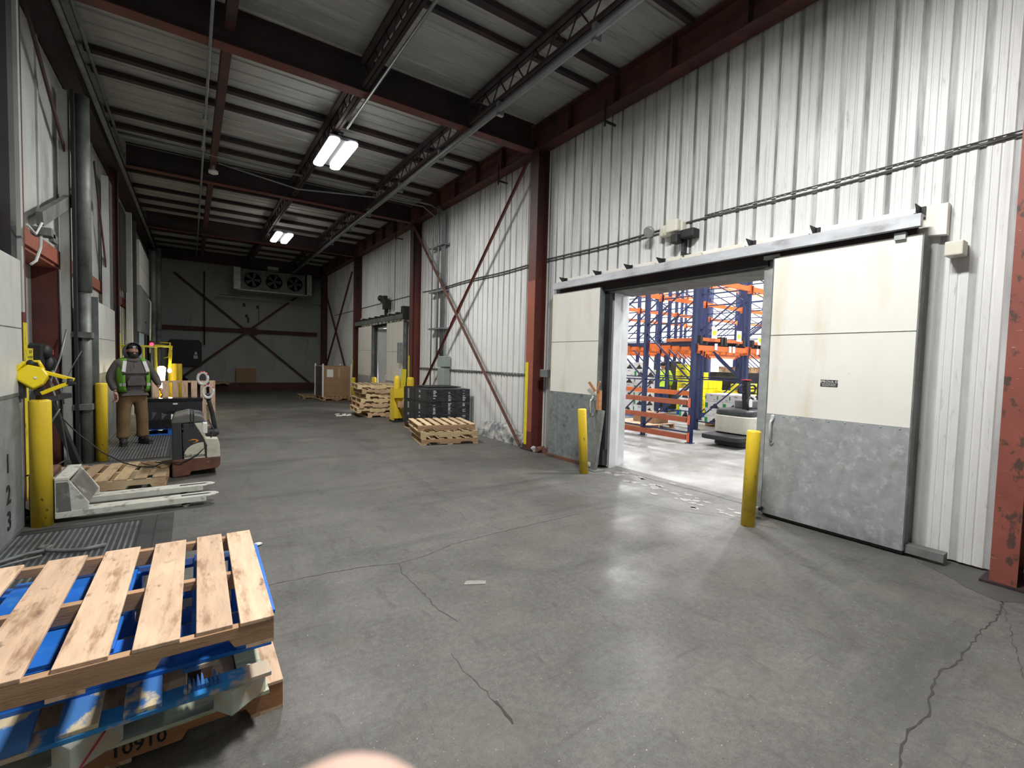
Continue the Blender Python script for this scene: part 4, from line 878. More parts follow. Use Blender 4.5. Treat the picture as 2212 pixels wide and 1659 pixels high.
mb = MB(); mb.tube([(.02, .03, .24), (.12, .05, .225), (.18, .06, .21), (.22, .10, .33), (.26, .2, .45)], .005, 6); mb.tube([(.04, .05, .22), (.10, .1, .05), (.11, .12, -.1)], .006, 6); mb.obj('cord', m_cable, t)
# lit far dock light
t = T('dock_light', 'lit dock light at the far dock, with a glowing cone as lit bollard top', 'dock light', (-.62, 15.35, 0))
mb = MB(); mb.lathe([(.02, .0), (.05, .03), (.06, .28), (.09, .56), (.095, .60), (.05, .64), (0, .65)], (0, 0, .62), 16); mb.obj('glow_shape', m_warm, t)  # glowing cone stands in for a bollard top lit by the lamp
mb = MB(); mb.ell((.17, -.05, 1.15), .045, .045, .06, 12, 8); mb.obj('glow_shape', m_warm, t)
mb = MB(); mb.bar((.17, -.05, 1.2), (.20, .0, 1.62), .06, .03, (0, 1, 0)); mb.obj('arm', m_yplast, t)
mb = MB(); mb.tube([(0, 0, 0), (0, 0, .62)], .025, 8); mb.obj('stand', m_yplast, t)
ld = bpy.data.lights.new('lamp_light', 'POINT'); ld.energy = 22; ld.color = (1, .88, .55); ld.shadow_soft_size = .08
lo = bpy.data.objects.new('lamp_light', ld); COL.objects.link(lo); lo.parent = t; lo.location = (.18, -.2, 1.1)
def rail(name, lb, segs, r=.022, mat=m_yel2):
    mb = MB()
    for s in segs: mb.tube(s, r, 8)
    tag(mb.obj(name, mat), lb, 'railing')
rail('safety_rail', 'yellow safety rail behind the standing worker', ([(-1.42, 14.0, 1.76), (-.60, 14.0, 1.76)], [(-1.36, 14.0, 0), (-1.36, 14.0, 2.4)], [(-1.42, 14.0, 1.70), (-1.0, 14.0, 1.70)], [(-.9, 14, 1.76), (-.9, 14, 1.0)]))
rail('safety_rail', 'yellow swing arm rail by the red signal lamp', ([(-.72, 15.0, 1.80), (-.40, 15.0, 1.78)], [(-.40, 15.0, 1.80), (-.43, 15.0, 1.4)], [(-.72, 15.0, 1.82), (-.72, 15.0, 0)]), .028)
rail('safety_rail', 'small yellow gate frame at the far dock', ([(-.74, 17.6, 1.92), (-.50, 17.6, 1.92), (-.53, 17.6, 1.5), (-.66, 17.6, 1.45)], [(-.53, 17.6, 1.6), (-.53, 17.6, 0)]))
t = T('signal_lamp', 'glowing red signal lamp at the far dock', 'lamp', (-.83, 15.5, 1.83)); MB().ell((0, -.02, 0), .045, .03, .045, 12, 8).obj('lens', m_redl, t); MB().box(-.06, .06, 0, .06, -.1, .1).obj('housing', m_black, t); MB().box(-.02, .02, .02, .05, -1.83, -.1).obj('stand', m_tgrey, t)
mb = MB(); mb.tube([(-1.02, 16.5, 3.05), (-.95, 16.5, 3.10), (-.90, 16.5, 3.0), (-.92, 16.5, 1.6)], .022, 8); tag(mb.obj('grab_pipe', m_galv), 'bent pale pipe hanging from the raised dock door', 'pipe')
# recess things
t = T('black_dock_fan', 'black dock lamp and cord hanging in the recess behind the yellow dock light', 'lamp', (-1.60, 8.45, 1.35))
mb = MB(); mb.prism([(-.15, .02), (-.15, .32), (-.05, .35), (.16, .33), (.26, .20), (.24, .05), (.1, -.02)], 'x', -.08, .03); mb.ell((.05, .2, .05), .08, .13, .14, 12, 8); mb.ell((.03, .12, .24), .07, .12, .10, 12, 8); mb.obj('body', m_black, t); MB().box(.055, .085, .20, .26, .2, .27).obj('red_tab', M('red_plastic', (.4, .03, .02)), t)
t = T('cord_reel', 'black round cord reel behind the nearest left bollard', 'reel', (-1.60, 7.85, .95))
MB().lathe([(.17, -.04), (.17, .04)], (0, 0, 0), 24, Matrix.Rotation(PI/2, 4, 'Y')).obj('drum', m_black, t); MB().box(-.06, .0, -.03, .03, -.17, .17).obj('bracket', m_tgrey, t)
t = T('warning_sign', 'yellow sign with black lettering on the left wall beside the yellow column strip', 'sign', (-1.60, 7.98, 1.50))
MB().box(0, .006, -.13, .12, -.13, .13).obj('plate', m_yel2, t)
for s, z in (('STOP', .085), ('NO ENTRY', .02), ('CHOCK', -.04), ('WHEELS', -.09)): text_obj(s, .055 if z > .05 else .042, m_ink, t, face_m((.0065, 0, z), (0, 1, 0), (0, 0, 1)))
mb = MB(); mb.bar((-1.50, 8.3, 1.0), (-1.30, 8.75, .02), .09, .05); mb.bar((-1.55, 8.25, .98), (-1.35, 8.5, 1.02), .12, .06); tag(mb.obj('dock_lock_lever', m_tgrey), 'dark sloping steel lever in the recess between the left bollards', 'lever')
mb = MB(); mb.tube([(-1.48, 8.4, 1.35), (-1.42, 8.5, 1.10), (-1.40, 8.55, .9)], .012, 6); mb.tube([(-1.38, 8.7, 1.9), (-1.44, 8.6, 1.5), (-1.50, 8.4, 1.2), (-1.40, 8.3, .85), (-1.46, 8.2, .7)], .012, 6)
tag(mb.obj('hanging_cable', m_pipe), 'grey cord hanging in the recess between the left bollards', 'cord')
mb = MB(); mb.tube([(-1.30, 6.2, .42), (-1.2, 6.4, .40), (-1.1, 6.9, .44), (-1.25, 7.5, .78), (-1.35, 8.0, .82)], .008, 6)
mb.tube([(-1.35, 8.0, .80), (-1.2, 8.1, .55), (-.95, 8.0, .30), (-.72, 7.85, .165), (-.55, 7.6, .15), (-.40, 7.5, .15), (-.27, 7.40, .22), (-.10, 7.37, .20), (.06, 7.40, .27), (.20, 7.42, .42), (.26, 7.46, .60), (.20, 7.6, .72)], .008, 6)
tag(mb.obj('charging_cable', m_black), 'thin black cable running over the pallet to the walkie truck', 'cable')

# pale worn fork carriage of a pallet truck in front of the first bollard
t = T('pallet_truck', 'pallet truck parked behind the nearest bollard, its long worn white forks pointing right', 'pallet truck', (-1.045, 6.24, 0))
for y in (-.24, .24):
    L_ = 1.30 if y < 0 else 1.28
    pts = [(0, y-.085), (L_-.10, y-.085), (L_-.03, y-.055), (L_, y), (L_-.03, y+.055), (L_-.10, y+.085), (0, y+.085)]
    f = MB(); f.prism(pts, 'z', .092, .108)
    f.prism([(x, yy) for x, yy in ((0, y-.085), (L_-.12, y-.085), (L_-.12, y-.072), (0, y-.072))], 'z', .045, .10); f.prism([(0, y+.072), (L_-.12, y+.072), (L_-.12, y+.085), (0, y+.085)], 'z', .045, .10)
    fo = f.obj('fork', m_fork, t, .006)
    MB().prism([(L_-.34, y-.022), (L_-.10, y-.022), (L_-.07, y), (L_-.10, y+.022), (L_-.34, y+.022)], 'z', .1082, .1092).obj('fork_slot', m_black, fo)
    mb = MB()
    for k in (-.03, .03): mb.lathe([(.038, -.02), (.038, .02)], (0, 0, 0), 14, Matrix.Translation((L_-.30, y+k, .038)) @ Matrix.Rotation(PI/2, 4, 'X'))
    mb.prism([(L_-.50, .045), (L_-.36, .015), (L_-.26, .03), (L_-.24, .05)], 'y', y-.05, y+.05); mb.obj('load_wheel', m_fork, fo)
mb = MB(); mb.prism([(0, .07), (0, .42), (.03, .43), (.10, .40), (.12, .37), (.24, .17), (.24, .09)], 'y', -.32, -.30); mb.prism([(0, .07), (0, .42), (.03, .43), (.10, .40), (.12, .37), (.24, .17), (.24, .09)], 'y', .30, .32)
mb.box(.0, .10, -.325, .325, .40, .43); mb.box(-.04, .0, -.22, .33, .05, .40); mb.obj('load_guard', m_fork, t, .006)
mb = MB(); mb.prism([(.115, .38), (.125, .37), (.235, .165), (.225, .16)], 'y', -.28, .28); mb.box(.0, .005, -.28, .28, .10, .44); MB().prism([(.012, .10), (.012, .385), (.09, .385), (.10, .36), (.115, .10)], 'y', -.3235, -.3205).obj('side_plate', M('scuffed_grey_side', (.16, .155, .145), .5, .2, var=.25, dirt=[((.5, .5, .46), .7, 7, (1, 1, 1), .56, .66)]), t)
mb.obj('guard_plate', M('scuffed_grey_plate', (.17, .16, .15), .5, .2, var=.25, dirt=[((.5, .5, .46), .7, 7, (1, 1, 1), .56, .66)]), t)
mb = MB(); mb.box(-.20, -.05, -.18, .30, .06, .45); mb.obj('power_unit', m_rust, t, .02)
mb = MB(); mb.tube([(-.15, 0, .5), (-.2, .02, .8)], .03, 8); mb.obj('tiller', m_black, t)

# walkie truck with upright tiller
t = T('walkie_truck', 'beige and dark grey walkie pallet truck with upright tiller', 'pallet truck', (-.20, 7.42, 0))
D_ = .62
mb = MB(); mb.prism([(.0, .0), (.0, .74), (.02, .79), (.18, .83), (.30, .80), (.345, .775), (.35, .72), (.10, .70), (.12, .0)], 'y', .0, D_); mb.obj('battery_case', m_tgrey, t, .012)
mb = MB(); mb.prism([(-.005, .70), (-.005, .745), (.02, .795), (.17, .835), (.32, .80), (.35, .77), (.35, .715)], 'y', -.006, D_+.006); mb.obj('top_cover', m_tgrey2, t, .02, 3)
mb = MB(); mb.box(.195, .21, -.012, D_+.01, .66, .835); mb.box(.225, .24, -.012, D_+.01, .655, .832); mb.obj('strap', m_black, t)
mb = MB(); mb.prism([(.12, .22), (.12, .70), (.245, .70), (.37, .47), (.37, .22)], 'y', -.004, D_); mb.obj('side_panel', m_tgrey, t, .006)
mb = MB(); mb.prism([(.235, .705), (.325, .705), (.37, .50), (.50, .485), (.525, .40), (.53, .23), (.375, .23), (.375, .40), (.34, .50), (.30, .58)], 'y', -.012, D_*.97); mb.obj('front_cowl', m_tbeige, t, .012)
mb = MB(); mb.prism([(.13, .235), (.13, .30)]+[(.34-.21*math.cos(a), .29+.155*math.sin(a)) for a in [PI*.08+i*PI*.42/7 for i in range(8)]]+[(.36, .235)], 'y', -.014, 0); pan = mb.obj('beige_panel', m_tbeige, t, .003)
text_obj('Solutions', .062, m_ink, pan, face_m((.245, -.0155, .275), (1, 0, 0), (0, 0, 1)), bold=.001)
mb = MB(); mb.prism([(.17, .475), (.23, .495), (.27, .485), (.29, .47), (.27, .452), (.22, .442), (.26, .46), (.265, .472), (.24, .482)], 'y', -.008, -.004); mb.obj('swoosh_emblem', M('orange_emblem', (.75, .30, .05), .5), t)
mb = MB(); mb.prism([(.0, .0), (.0, .235), (.535, .235), (.53, .12), (.49, .08), (.20, .06), (.19, .015)], 'y', -.01, D_+.01); mb.obj('chassis_skirt', m_rust, t, .012)
mb = MB(); mb.lathe([(.09, -.05), (.09, .05)], (0, 0, 0), 16, Matrix.Translation((.40, D_/2, .09)) @ Matrix.Rotation(PI/2, 4, 'X')); mb.lathe([(.05, -.03), (.05, .03)], (0, 0, 0), 14, Matrix.Translation((.15, .1, .05)) @ Matrix.Rotation(PI/2, 4, 'X')); mb.obj('drive_wheel', m_black, t)
mb = MB(); mb.prism([(.36, .50), (.38, .57), (.50, .575), (.535, .54), (.50, .49)], 'y', .12, D_-.12); mb.obj('tiller_base', m_black, t, .02)
mb = MB(); mb.tube([(.475, .33, .53), (.47, .33, .66), (.45, .33, .80), (.42, .33, .93), (.40, .33, 1.02)], .03, 10, rs=[.035, .03, .028, .026, .03]); til = mb.obj('tiller', m_black, t)
for s, (x, y, z) in ((0, (.40, .25, 1.10)), (1, (.345, .52, 1.27))):
    mb = MB(); mb.tube([(x+.06*math.cos(a), y, z+.085*math.sin(a)) for a in [2*PI*i/14 for i in range(15)]], .018, 8, caps=False); h = mb.obj('handle_loop', m_white, til)
    mb = MB(); mb.tube([(x+.065*math.cos(a), y-.004, z+.09*math.sin(a)) for a in [PI*.15+i*PI*.6/6 for i in range(7)]], .012, 8); mb.obj('red_grip', M('red_grip', (.5, .02, .03)), h)
MB().box(.36, .44, .30, .5, .99, 1.06).obj('control_head', m_tgrey, til, .01)
MB().box(.33, .385, -.02, .10, .56, .70).obj('paper_bundle', m_paper, t, .01)

# black wrapped load on a blue pallet behind the worker
p = block_pallet('blue_pallet', 'blue pallet under the black wrapped load behind the worker', (-.30, 11.85, .01), 0, 1.1, 1.0, mdeck=m_blue)
t = T('wrapped_load', 'low black plastic-wrapped load between worker and walkie truck', 'wrapped load', (-.30, 11.80, .15))
mb = MB(); random.seed(4); nx, ny = 14, 10; g = []
for i in range(nx+1):
    for j in range(ny+1): g.append((-.54+1.05*i/nx, -.48+.60*j/ny, .26+.10*math.sin(i*.5+j*.4)*.4+random.uniform(-.02, .03) if 0 < i < nx and 0 < j < ny else .16))
base = [(x, y, 0) for x, y, z in g]
mb.add(g, [(i*(ny+1)+j, (i+1)*(ny+1)+j, (i+1)*(ny+1)+j+1, i*(ny+1)+j+1) for i in range(nx) for j in range(ny)]); mb.box(-.54, .51, -.48, .12, 0, .16)
mb.obj('crumpled_film', m_blackgl, t); MB().box(-.54, .51, .14, .46, 0, .50).obj('black_crates', m_black, t, .01)
mb = MB(); mb.box(-.55, .52, .13, .47, .46, .53); mb.obj('top_film', m_blackgl, t, .01); MB().box(.515, .525, -.2, .46, .0, .5).obj('side_film', m_film, t); MB().box(.0, .08, .128, .132, .40, .43).obj('paper_tag', m_paper, t)

# ============================================================ RIGHT-SIDE LOADS
def carton_stack():
    grp = 'dark cartons of the wrapped load'
    pl = pallet('wooden_pallet', 'pallet under the dark wrapped cartons', (4.72, 9.95, 0), -.05, 1.1, 1.3, (m_woodd, m_wooddc))
    x0, y0 = 4.18, 9.32
    rows = ('near', 'far'); lay = ('bottom', 'middle', 'top')
    for i in range(3):
        for j in range(2):
            for k in range(3):
                lb = 'dark carton of the wrapped load: %s layer, %s row, %s' % (lay[k], rows[j], ('left end', 'centre', 'right end')[i])
                t = T('dark_carton', lb, 'carton', (x0+.362*i, y0+.64*j, .13+k*.283), 0, grp)
                MB().box(0, .355, 0, .63, 0, .28).obj('box', m_crate, t, .006)
                if j == 0 and i < 3:
                    mb = MB(); rr = random.Random(i*7+k)
                    for q in range(9):
                        if rr.random() < .75: mb.box(.17, .17+rr.choice((.05, .06, .08)), -.0015, -.0005, .02+q*.027, .02+q*.027+rr.choice((.009, .016)))
                    if mb.v: mb.obj('printed_text', m_paper, t)
                if i == 0:
                    mb = MB(); rr = random.Random(j*5+k)
                    for q in range(8):
                        if rr.random() < .7: mb.box(-.0015, -.0005, .30, .38, .03+q*.029, .03+q*.029+.014)
                    if mb.v: mb.obj('printed_text', m_paper, t)
    tag(MB().box(x0+.25, x0+1.12, y0+.5, y0+1.25, .985, 1.0).obj('flat_black_tray', m_black), 'flat black tray lying on the dark wrapped cartons', 'tray')
    mb = MB(); mb.box(x0-.012, x0+1.10, y0-.012, y0+1.285, .02, .985); tag(mb.obj('stretch_film', m_film), 'clear stretch film wrapped round the dark cartons', 'film')
carton_stack()
t = T('cardboard_load', 'tall brown cardboard load with white corner posts by the far column', 'cardboard load', (4.44, 18.05, .17))
MB().box(-.48, .48, -.28, 1.0, 0, 1.12).obj('cardboard', m_card, t, .008)
mb = MB()
for i in range(11): mb.box(-.47, .47, -.286, -.28, .04+i*.055, .045+i*.055)
mb.obj('strap_line', M('cardboard_edge', (.45, .29, .17)), t)
for x, y in ((-.50, -.30), (.50, -.30), (-.50, .95), (.42, .98)): MB().box(x-.025, x+.025, y-.02, y+.02, .0, 1.20).obj('corner_post', m_foam, t)
MB().box(-.36, -.14, -.290, -.285, .72, 1.0).obj('paper_label', m_paper, t); MB().box(-.08+.1, .10, -.289, -.285, .68, 1.05).obj('clear_tape', m_tape, t)
MB().box(-.50, -.483, -.25, .98, 0, 1.1).obj('side_film', m_maroon, t)
pallet('wooden_pallet', 'pallet under the tall brown cardboard load', (4.44, 18.4, .04), 0, .98, 1.3, (m_woodd, m_woodc))
mb = MB(); mb.prism([(3.95, 17.75), (4.12, 17.58), (4.95, 17.58), (4.95, 19), (3.95, 19)], 'z', .001, .04); tag(mb.obj('low_steel_ramp', m_rust), 'low rusty steel tray under the tall brown cardboard load', 'tray')
# ============================================================ RACKING ROOM
ORD = ('first', 'second', 'third', 'fourth', 'fifth', 'sixth', 'seventh')
RX = (8.70, 10.75, 12.80, 14.85, 16.90, 18.95, 21.0); RY = (5.95, 7.20, 8.45, 9.70, 10.95, 12.2, 13.45)
ZTOP = 5.6
fr = None
for i, x in enumerate(RX):
    lb = 'blue rack frame with diagonal lacing, %s along the aisle counting from the doorway' % ORD[i]
    if fr is None:
        fr = T('rack_upright', lb, 'rack frame', (x, 5.95, 0), group='blue rack frames'); pst = None
        for j, y in enumerate(RY):
            if pst is None: pst = MB().box(-.05, .05, -.035, .035, 0, ZTOP).obj('post', m_rackb, fr); foot = MB().box(-.08, .08, -.07, .07, 0, .012).obj('foot_plate', m_rackb, pst)
            else: dup(pst, (0, y-5.95, 0), par=fr)
            if j:
                y0, y1 = RY[j-1]-5.95, y-5.95; mb = MB()
                for z in (.22, 1.30, 2.55, 3.45, 4.3): mb.bar((0, y0, z), (0, y1, z), .03, .03)
                for z0, z1 in ((1.30, .24), (1.30, 2.35), (3.45, 2.55), (3.5, 4.25)): mb.bar((.0, y0+.03, z0), (0, y1-.03, z1), .028, .028)
                mb.obj('lacing', m_rackb, fr)
    else: dup(fr, (x, 5.95, 0), lb if False else None, label=lb)
bm1 = None
lv = ((2.02, 'lower'), (3.45, 'upper'), (4.75, 'top'))
for k, (z, ln) in enumerate(lv):
    for j, y in enumerate(RY):
        if k and j % 2: continue
        for i in range(len(RX)-1):
            if bm1 is None:
                bm1 = T('rack_beam', '', 'rack beam', (0, 0, 0), group='orange rack beams'); MB().box(.05, 2.0, -.022, .022, -.055, .055).obj('beam', m_racko, bm1)
                mb = MB(); mb.box(.05, .06, -.04, .045, -.11, .09); mb.box(1.99, 2.0, -.04, .045, -.11, .09); mb.obj('end_plate', m_racko, bm1); o = bm1
            else: o = dup(bm1)
            o.location = (RX[i], y-.03, z+(.0 if j == 0 else .05)); o['label'] = 'orange %s rack beam in the %s bay, %s row from the aisle' % (ln, ORD[i], ORD[j])
# guard beams along the first frame
gb = None
for z, y0, y1, ln in ((.86, 5.98, 9.6, 'top'), (.50, 5.98, 9.6, 'middle'), (.13, 5.98, 8.6, 'bottom')):
    t = T('guard_beam', 'low %s orange-red guard beam along the side of the first rack frame' % ln, 'guard beam', (8.60, y0, z), group='low guard beams')
    MB().box(-.02, .02, 0, y1-y0, -.055, .055).obj('beam', m_rackr, t); MB().box(-.03, .045, -.05, -.04, -.1, .1).obj('end_plate', M('orange_end_plate', (.60, .12, .05), .5), t)
t = T('guard_beam', 'low orange guard beam behind, on the second rack frame', 'guard beam', (10.66, 7.25, .92), group='low guard beams'); MB().box(-.02, .02, 0, 3.6, -.06, .06).obj('beam', m_racko, t)
rl = None
for i, x in enumerate((8.70, 10.75, 12.8, 14.85)):
    for q, (dx, nm) in enumerate(((.45, 'left'), (.85, 'centre left'), (1.2, 'centre right'), (1.6, 'right'))):
        lb = 'dark push-back rail in the %s bay, %s' % (ORD[i], nm)
        if rl is None: rl = T('rack_rail', lb, 'rack rail', (x+dx, 5.97, 2.10), group='push-back rails'); MB().box(-.03, .03, 0, 7.4, .0, .07).obj('rail', m_rackb, rl); MB().box(-.03, .03, -.03, .03, .0, .10).obj('end_stop', m_tgrey, rl)
        else: dup(rl, (x+dx, 5.97, 2.10), label=lb)
for i, x in enumerate((8.70, 10.75, 12.8, 14.85)):
    for q, nm in ((.55, 'left'), (1.45, 'right')):
        t = T('rack_cart', 'orange push-back cart front, %s bay, %s side' % (ORD[i], nm), 'rack cart', (x+q, 5.93, 2.17), group='push-back carts')
        MB().box(-.32, .32, -.03, .9, .0, .07).obj('cart', m_racko, t); MB().box(-.42, -.34, -.04, .06, -.06, .11).obj('cart_stop', m_black, t); MB().box(.34, .42, -.04, .06, -.06, .11).obj('cart_stop', m_black, t)
for (x, z, lb) in ((9.28, 2.36, 'white placard with lime arrow on the first lower rack beam, left one'), (10.24, 2.33, 'white placard with lime arrow on the first lower rack beam, middle one'), (11.15, 2.29, 'white placard with lime arrow on the lower rack beam by the right door edge')):
    t = T('rack_placard', lb, 'sign', (x, 5.86, z), group='placards'); MB().box(-.10, .10, 0, .004, -.12, .12).obj('plate', m_paper, t)
    MB().prism([(-.07, -.03), (0, -.07), (.07, -.03), (.07, .04), (-.07, .04)], 'y', -.001, 0).obj('lime_arrow', m_lime, t)
for (x, z, lb) in ((9.40, 2.06, 'small grey tag under the left placard'), (9.95, 2.02, 'first small white tag under the middle placard'), (10.10, 2.02, 'second small white tag under the middle placard'), (11.12, 2.01, 'small white tag under the right placard')):
    tag(B(x-.05, x+.05, 5.885, 5.893, z-.07, z+.07).obj('beam_tag', m_white), lb, 'tag')
# cartons with printed mountains
def mountain(par, x0, w_, h, z0, face):
    P = [(-.5, 0), (-.36, .25), (-.28, .22), (-.16, .62), (-.08, .5), (0, .9), (.07, .62), (.12, .7), (.24, .3), (.30, .38), (.5, 0)]
    mb = MB(); pts = [(x0+px_*w_, z0+pz*h) for px_, pz in P]
    if face == 'x': mb.prism(pts, 'x', -.0015, -.0005)
    else: mb.prism(pts, 'y', -.0015, -.0005)
    mb.obj('mountain_print', m_ink, par)
def white_carton(loc, D, W_, H, kind, lb, grp, face='x'):
    t = T('white_carton', lb, 'carton', loc, 0, grp)
    (MB().box(0, D, 0.002, W_-.002, 0, H-.004)).obj('box', m_wbox, t, .004)
    if kind == 'm':
        mountain(t, W_*.42, W_*.62, H*.85, .012, 'x'); MB().box(-.0015, -.0005, W_*.82, W_*.98, .02, H*.75).obj('green_print', m_green, t)
    else:
        mb = MB(); mb.box(-.0015, -.0005, W_*.35, W_*.6, H*.72, H*.78); mb.box(-.0015, -.0005, W_*.12, W_*.3, H*.2, H*.25); mb.obj('text_print', m_ink, t); MB().box(-.0015, -.0005, W_*.9, W_*.99, H*.25, H*.75).obj('green_print', m_green, t)
    mountain(t, D*.5, D*.75, H*.85, .012, 'y')
    return t
pallet('wooden_pallet', 'reddish pallet under the white mountain cartons beside the rider truck', (12.22, 7.03, 0), PI/2, 1.04, 1.04, (m_woodred, m_woodred), H=.10)
for k in range(4):
    kind = 'm' if k in (0, 2) else 't'; n = 2 if kind == 'm' else 3; w_ = 1.04/n
    for i in range(n):
        for r_ in range(2):
            white_carton((11.65+r_*.52, 6.51+i*w_, .10+k*.20), .51, w_, .20, kind, '%s carton beside the rider truck: %s layer, %s row, %s' % ('mountain-printed' if kind == 'm' else 'white green-edged', ORD[k], ('front', 'back')[r_], ('right', 'centre' if n == 3 else 'left', 'left')[i]), 'white cartons beside the rider truck')
block_pallet('blue_pallet', 'blue pallet under the left stack of white mountain cartons', (12.1, 10.05, 0), PI/2, 1.0, 1.0, mdeck=m_blue, H=.14)
for k in range(7):
    for i in range(2):
        if k == 6 and i == 0: continue
        white_carton((11.6, 9.57+i*.46, .141+k*.225), .45, .455, .225, 'm' if (k+i) % 2 else 't', 'white carton in the stack behind the guard beams: %s layer, %s side' % (ORD[k], ('right', 'left')[i]), 'left stack of white cartons')
for k in range(3): white_carton((12.9, 8.85+.02*k, .02+k*.3), .5, .40, .30, 'm', 'white carton with green end left of the yellow cartons: %s layer' % ORD[k], 'small white carton pile')
# yellow cartons
def yellow_carton(loc, D, W_, H, lb, grp):
    t = T('yellow_carton', lb, 'carton', loc, 0, grp); MB().box(0, D, .002, W_-.002, 0, H-.004).obj('box', m_ybox, t, .004)
    mb = MB(); c = W_*.5; mb.prism([(c-.13, .05), (c-.10, .11), (c-.03, .14), (c+.06, .12), (c+.12, .06), (c+.04, .09), (c-.05, .09)], 'x', -.0015, -.0005); mb.obj('dark_print', M('dark_teal_print', (.02, .10, .09), .5), t)
    mb = MB(); mb.prism([(c-.06, .04), (c+.02, .075), (c+.09, .05), (c+.05, .03)], 'x', -.002, -.0005); mb.obj('red_print', M('red_print', (.70, .10, .03), .5), t)
block_pallet('blue_pallet', 'blue pallet under the tall yellow carton stack', (14.1, 9.36, 0), PI/2, 1.0, 1.0, mdeck=m_blue, H=.14)
for k in range(6):
    for i in range(2):
        for r_ in range(2):
            if k == 5 and (i == 0 or r_): continue
            if k == 4 and r_: continue
            off = .2 if k >= 4 else 0
            yellow_carton((13.6+r_*.5, 8.85+off+i*(.52-off*.3), .141+k*.26), .49, .51-off*.3, .257, 'carton of the tall yellow stack: %s layer, %s row, %s side' % (ORD[k], ('front', 'back')[r_], ('right', 'left')[i]), 'tall yellow stack')
for k in range(3):
    yellow_carton((14.1, 8.28, .002+k*.30), .5, .45, .265, 'yellow carton beside the tall yellow stack: %s layer' % ORD[k], 'small yellow stack')
for k in range(4):
    for i in range(3): yellow_carton((13.38+.45*i, 7.35, .002+k*.29), .44, .5, .265, 'yellow carton behind the rider truck: %s layer, %s from the left' % (ORD[k], ORD[i]), 'yellow cartons behind the rider truck')
pallet('wooden_pallet', 'pale pallet lying on the floor behind the low guard beams', (9.95, 8.30, 0), PI/2-.12, 1.3, 1.1, (m_woodn, m_woodc), H=.12, bw=.14)
tag(B(9.85, 10.42, 7.80, 8.50, .12, .38).obj('brown_box', m_card, bevel=.01), 'brown cardboard box on the pale pallet behind the guard beams', 'box')
for i in range(2): tag(B(17.05+i*.05, 18, 9.0+i*.8, 9.75+i*.8, 0, 1.65).obj('produce_bin', M('patterned_cardboard', (.40, .25, .13), .8, var=.1, dirt=[((.05, .03, .02), .8, 16, (1, 1, .5), .56, .6)])), ('right', 'left')[i]+' brown patterned carton on the far rack behind the rider truck', 'carton')
tag(B(15.5, 16.6, 8.6, 9.9, 0, 1.45).obj('dark_crate', m_black), 'dark crate behind the tall yellow cartons', 'crate')
# shelves seen through the small far doorway
for k, z in enumerate((.55, .95, 1.55, 2.25)):
    tag(B(7.0, 7.1, 16.5, 22.5, z-.06, z+.06).obj('rack_beam', m_rackr if k == 3 else m_racko), 'orange shelf beam seen through the small far doorway, %s from the floor' % ORD[k], 'rack beam')
    if k < 3:
        for j in range(5): tag(B(7.12, 8.0, 18.1+j*.75, 18.75+j*.75, z+.06, z+.34).obj('shelf_carton', m_wbox if k else m_black), 'carton on the %s shelf through the small far doorway, %s from the right' % (ORD[k], ORD[j]), 'carton')
# rider pallet truck inside
t = T('rider_truck', 'beige and black rider pallet truck seen through the big doorway', 'pallet truck', (9.22, 4.95, 0))
mb = MB(); pr = [(.03, -.03)]
def roundrect(x0, x1, y0, y1, r, n=6):
    o = []
    for cx, cyy, a0 in ((x1-r, y1-r, 0), (x0+r, y1-r, PI/2), (x0+r, y0+r, PI), (x1-r, y0+r, 3*PI/2)):
        o += [(cx+r*math.cos(a0+PI/2*i/n), cyy+r*math.sin(a0+PI/2*i/n)) for i in range(n+1)]
    return o
MB().prism(roundrect(0, 1.15, 0, .85, .2), 'z', .26, .62).obj('beige_body', m_tbeige, t, .02, 3)
MB().prism(roundrect(.02, 1.14, .02, .84, .2), 'z', .60, .75).obj('black_hood', m_tgrey, t, .05, 4)
MB().prism(roundrect(-.42, 1.1, .0, .85, .12), 'z', .14, .24).obj('black_platform', m_black, t, .02)
MB().prism(roundrect(-.1, 1.0, .1, .75, .12), 'z', .02, .16).obj('wheel_skirt', m_black, t)
mb = MB(); mb.bar((.46, .35, .70), (.40, .35, 1.35), .15, .12, (0, 1, 0)); col_ = mb.obj('steering_column', m_black, t, .02)
MB().box(.30, .48, .28, .42, 1.36, 1.38).obj('red_cap', M('red_plastic2', (.45, .03, .05)), col_)
mb = MB(); mb.tube([(.36, .35, 1.24), (.20, .35, 1.26), (.10, .35, 1.22), (.12, .35, 1.12), (.34, .35, 1.10)], .022, 8); mb.tube([(.48, .35, 1.24), (.68, .35, 1.26), (.80, .35, 1.20), (.74, .35, 1.10), (.50, .35, 1.10)], .022, 8); mb.obj('handlebar', m_black, col_)
MB().box(.40, .53, .268, .275, .80, 1.0).obj('paper_label', m_paper, t)
mb = MB(); mb.tube([(.25, .2, .72), (.20, .2, .95), (.30, .2, 1.02), (.42, .2, .98)], .022, 8); mb.tube([(.55, .2, 1.02), (.80, .2, 1.02), (.95, .2, .92), (.98, .2, .72)], .022, 8); mb.obj('grab_bar', m_black, t)
MB().box(.58, 1.0, .3, .7, .74, .93).obj('seat_pad', m_tgrey2, t, .03)
mb = MB(); mb.box(.99, 1.02, .4, .43, .74, 1.3); mb.box(.55, 1.0, .4, .43, 1.16, 1.19); mb.obj('rear_frame', m_black, t)
text_obj('CROWN', .05, m_ink, t, face_m((.22, -.0215, .33), (1, 0, 0), (0, 0, 1)))
text_obj('2000', .05, m_ink, t, face_m((.95, -.0215, .33), (1, 0, 0), (0, 0, 1)))
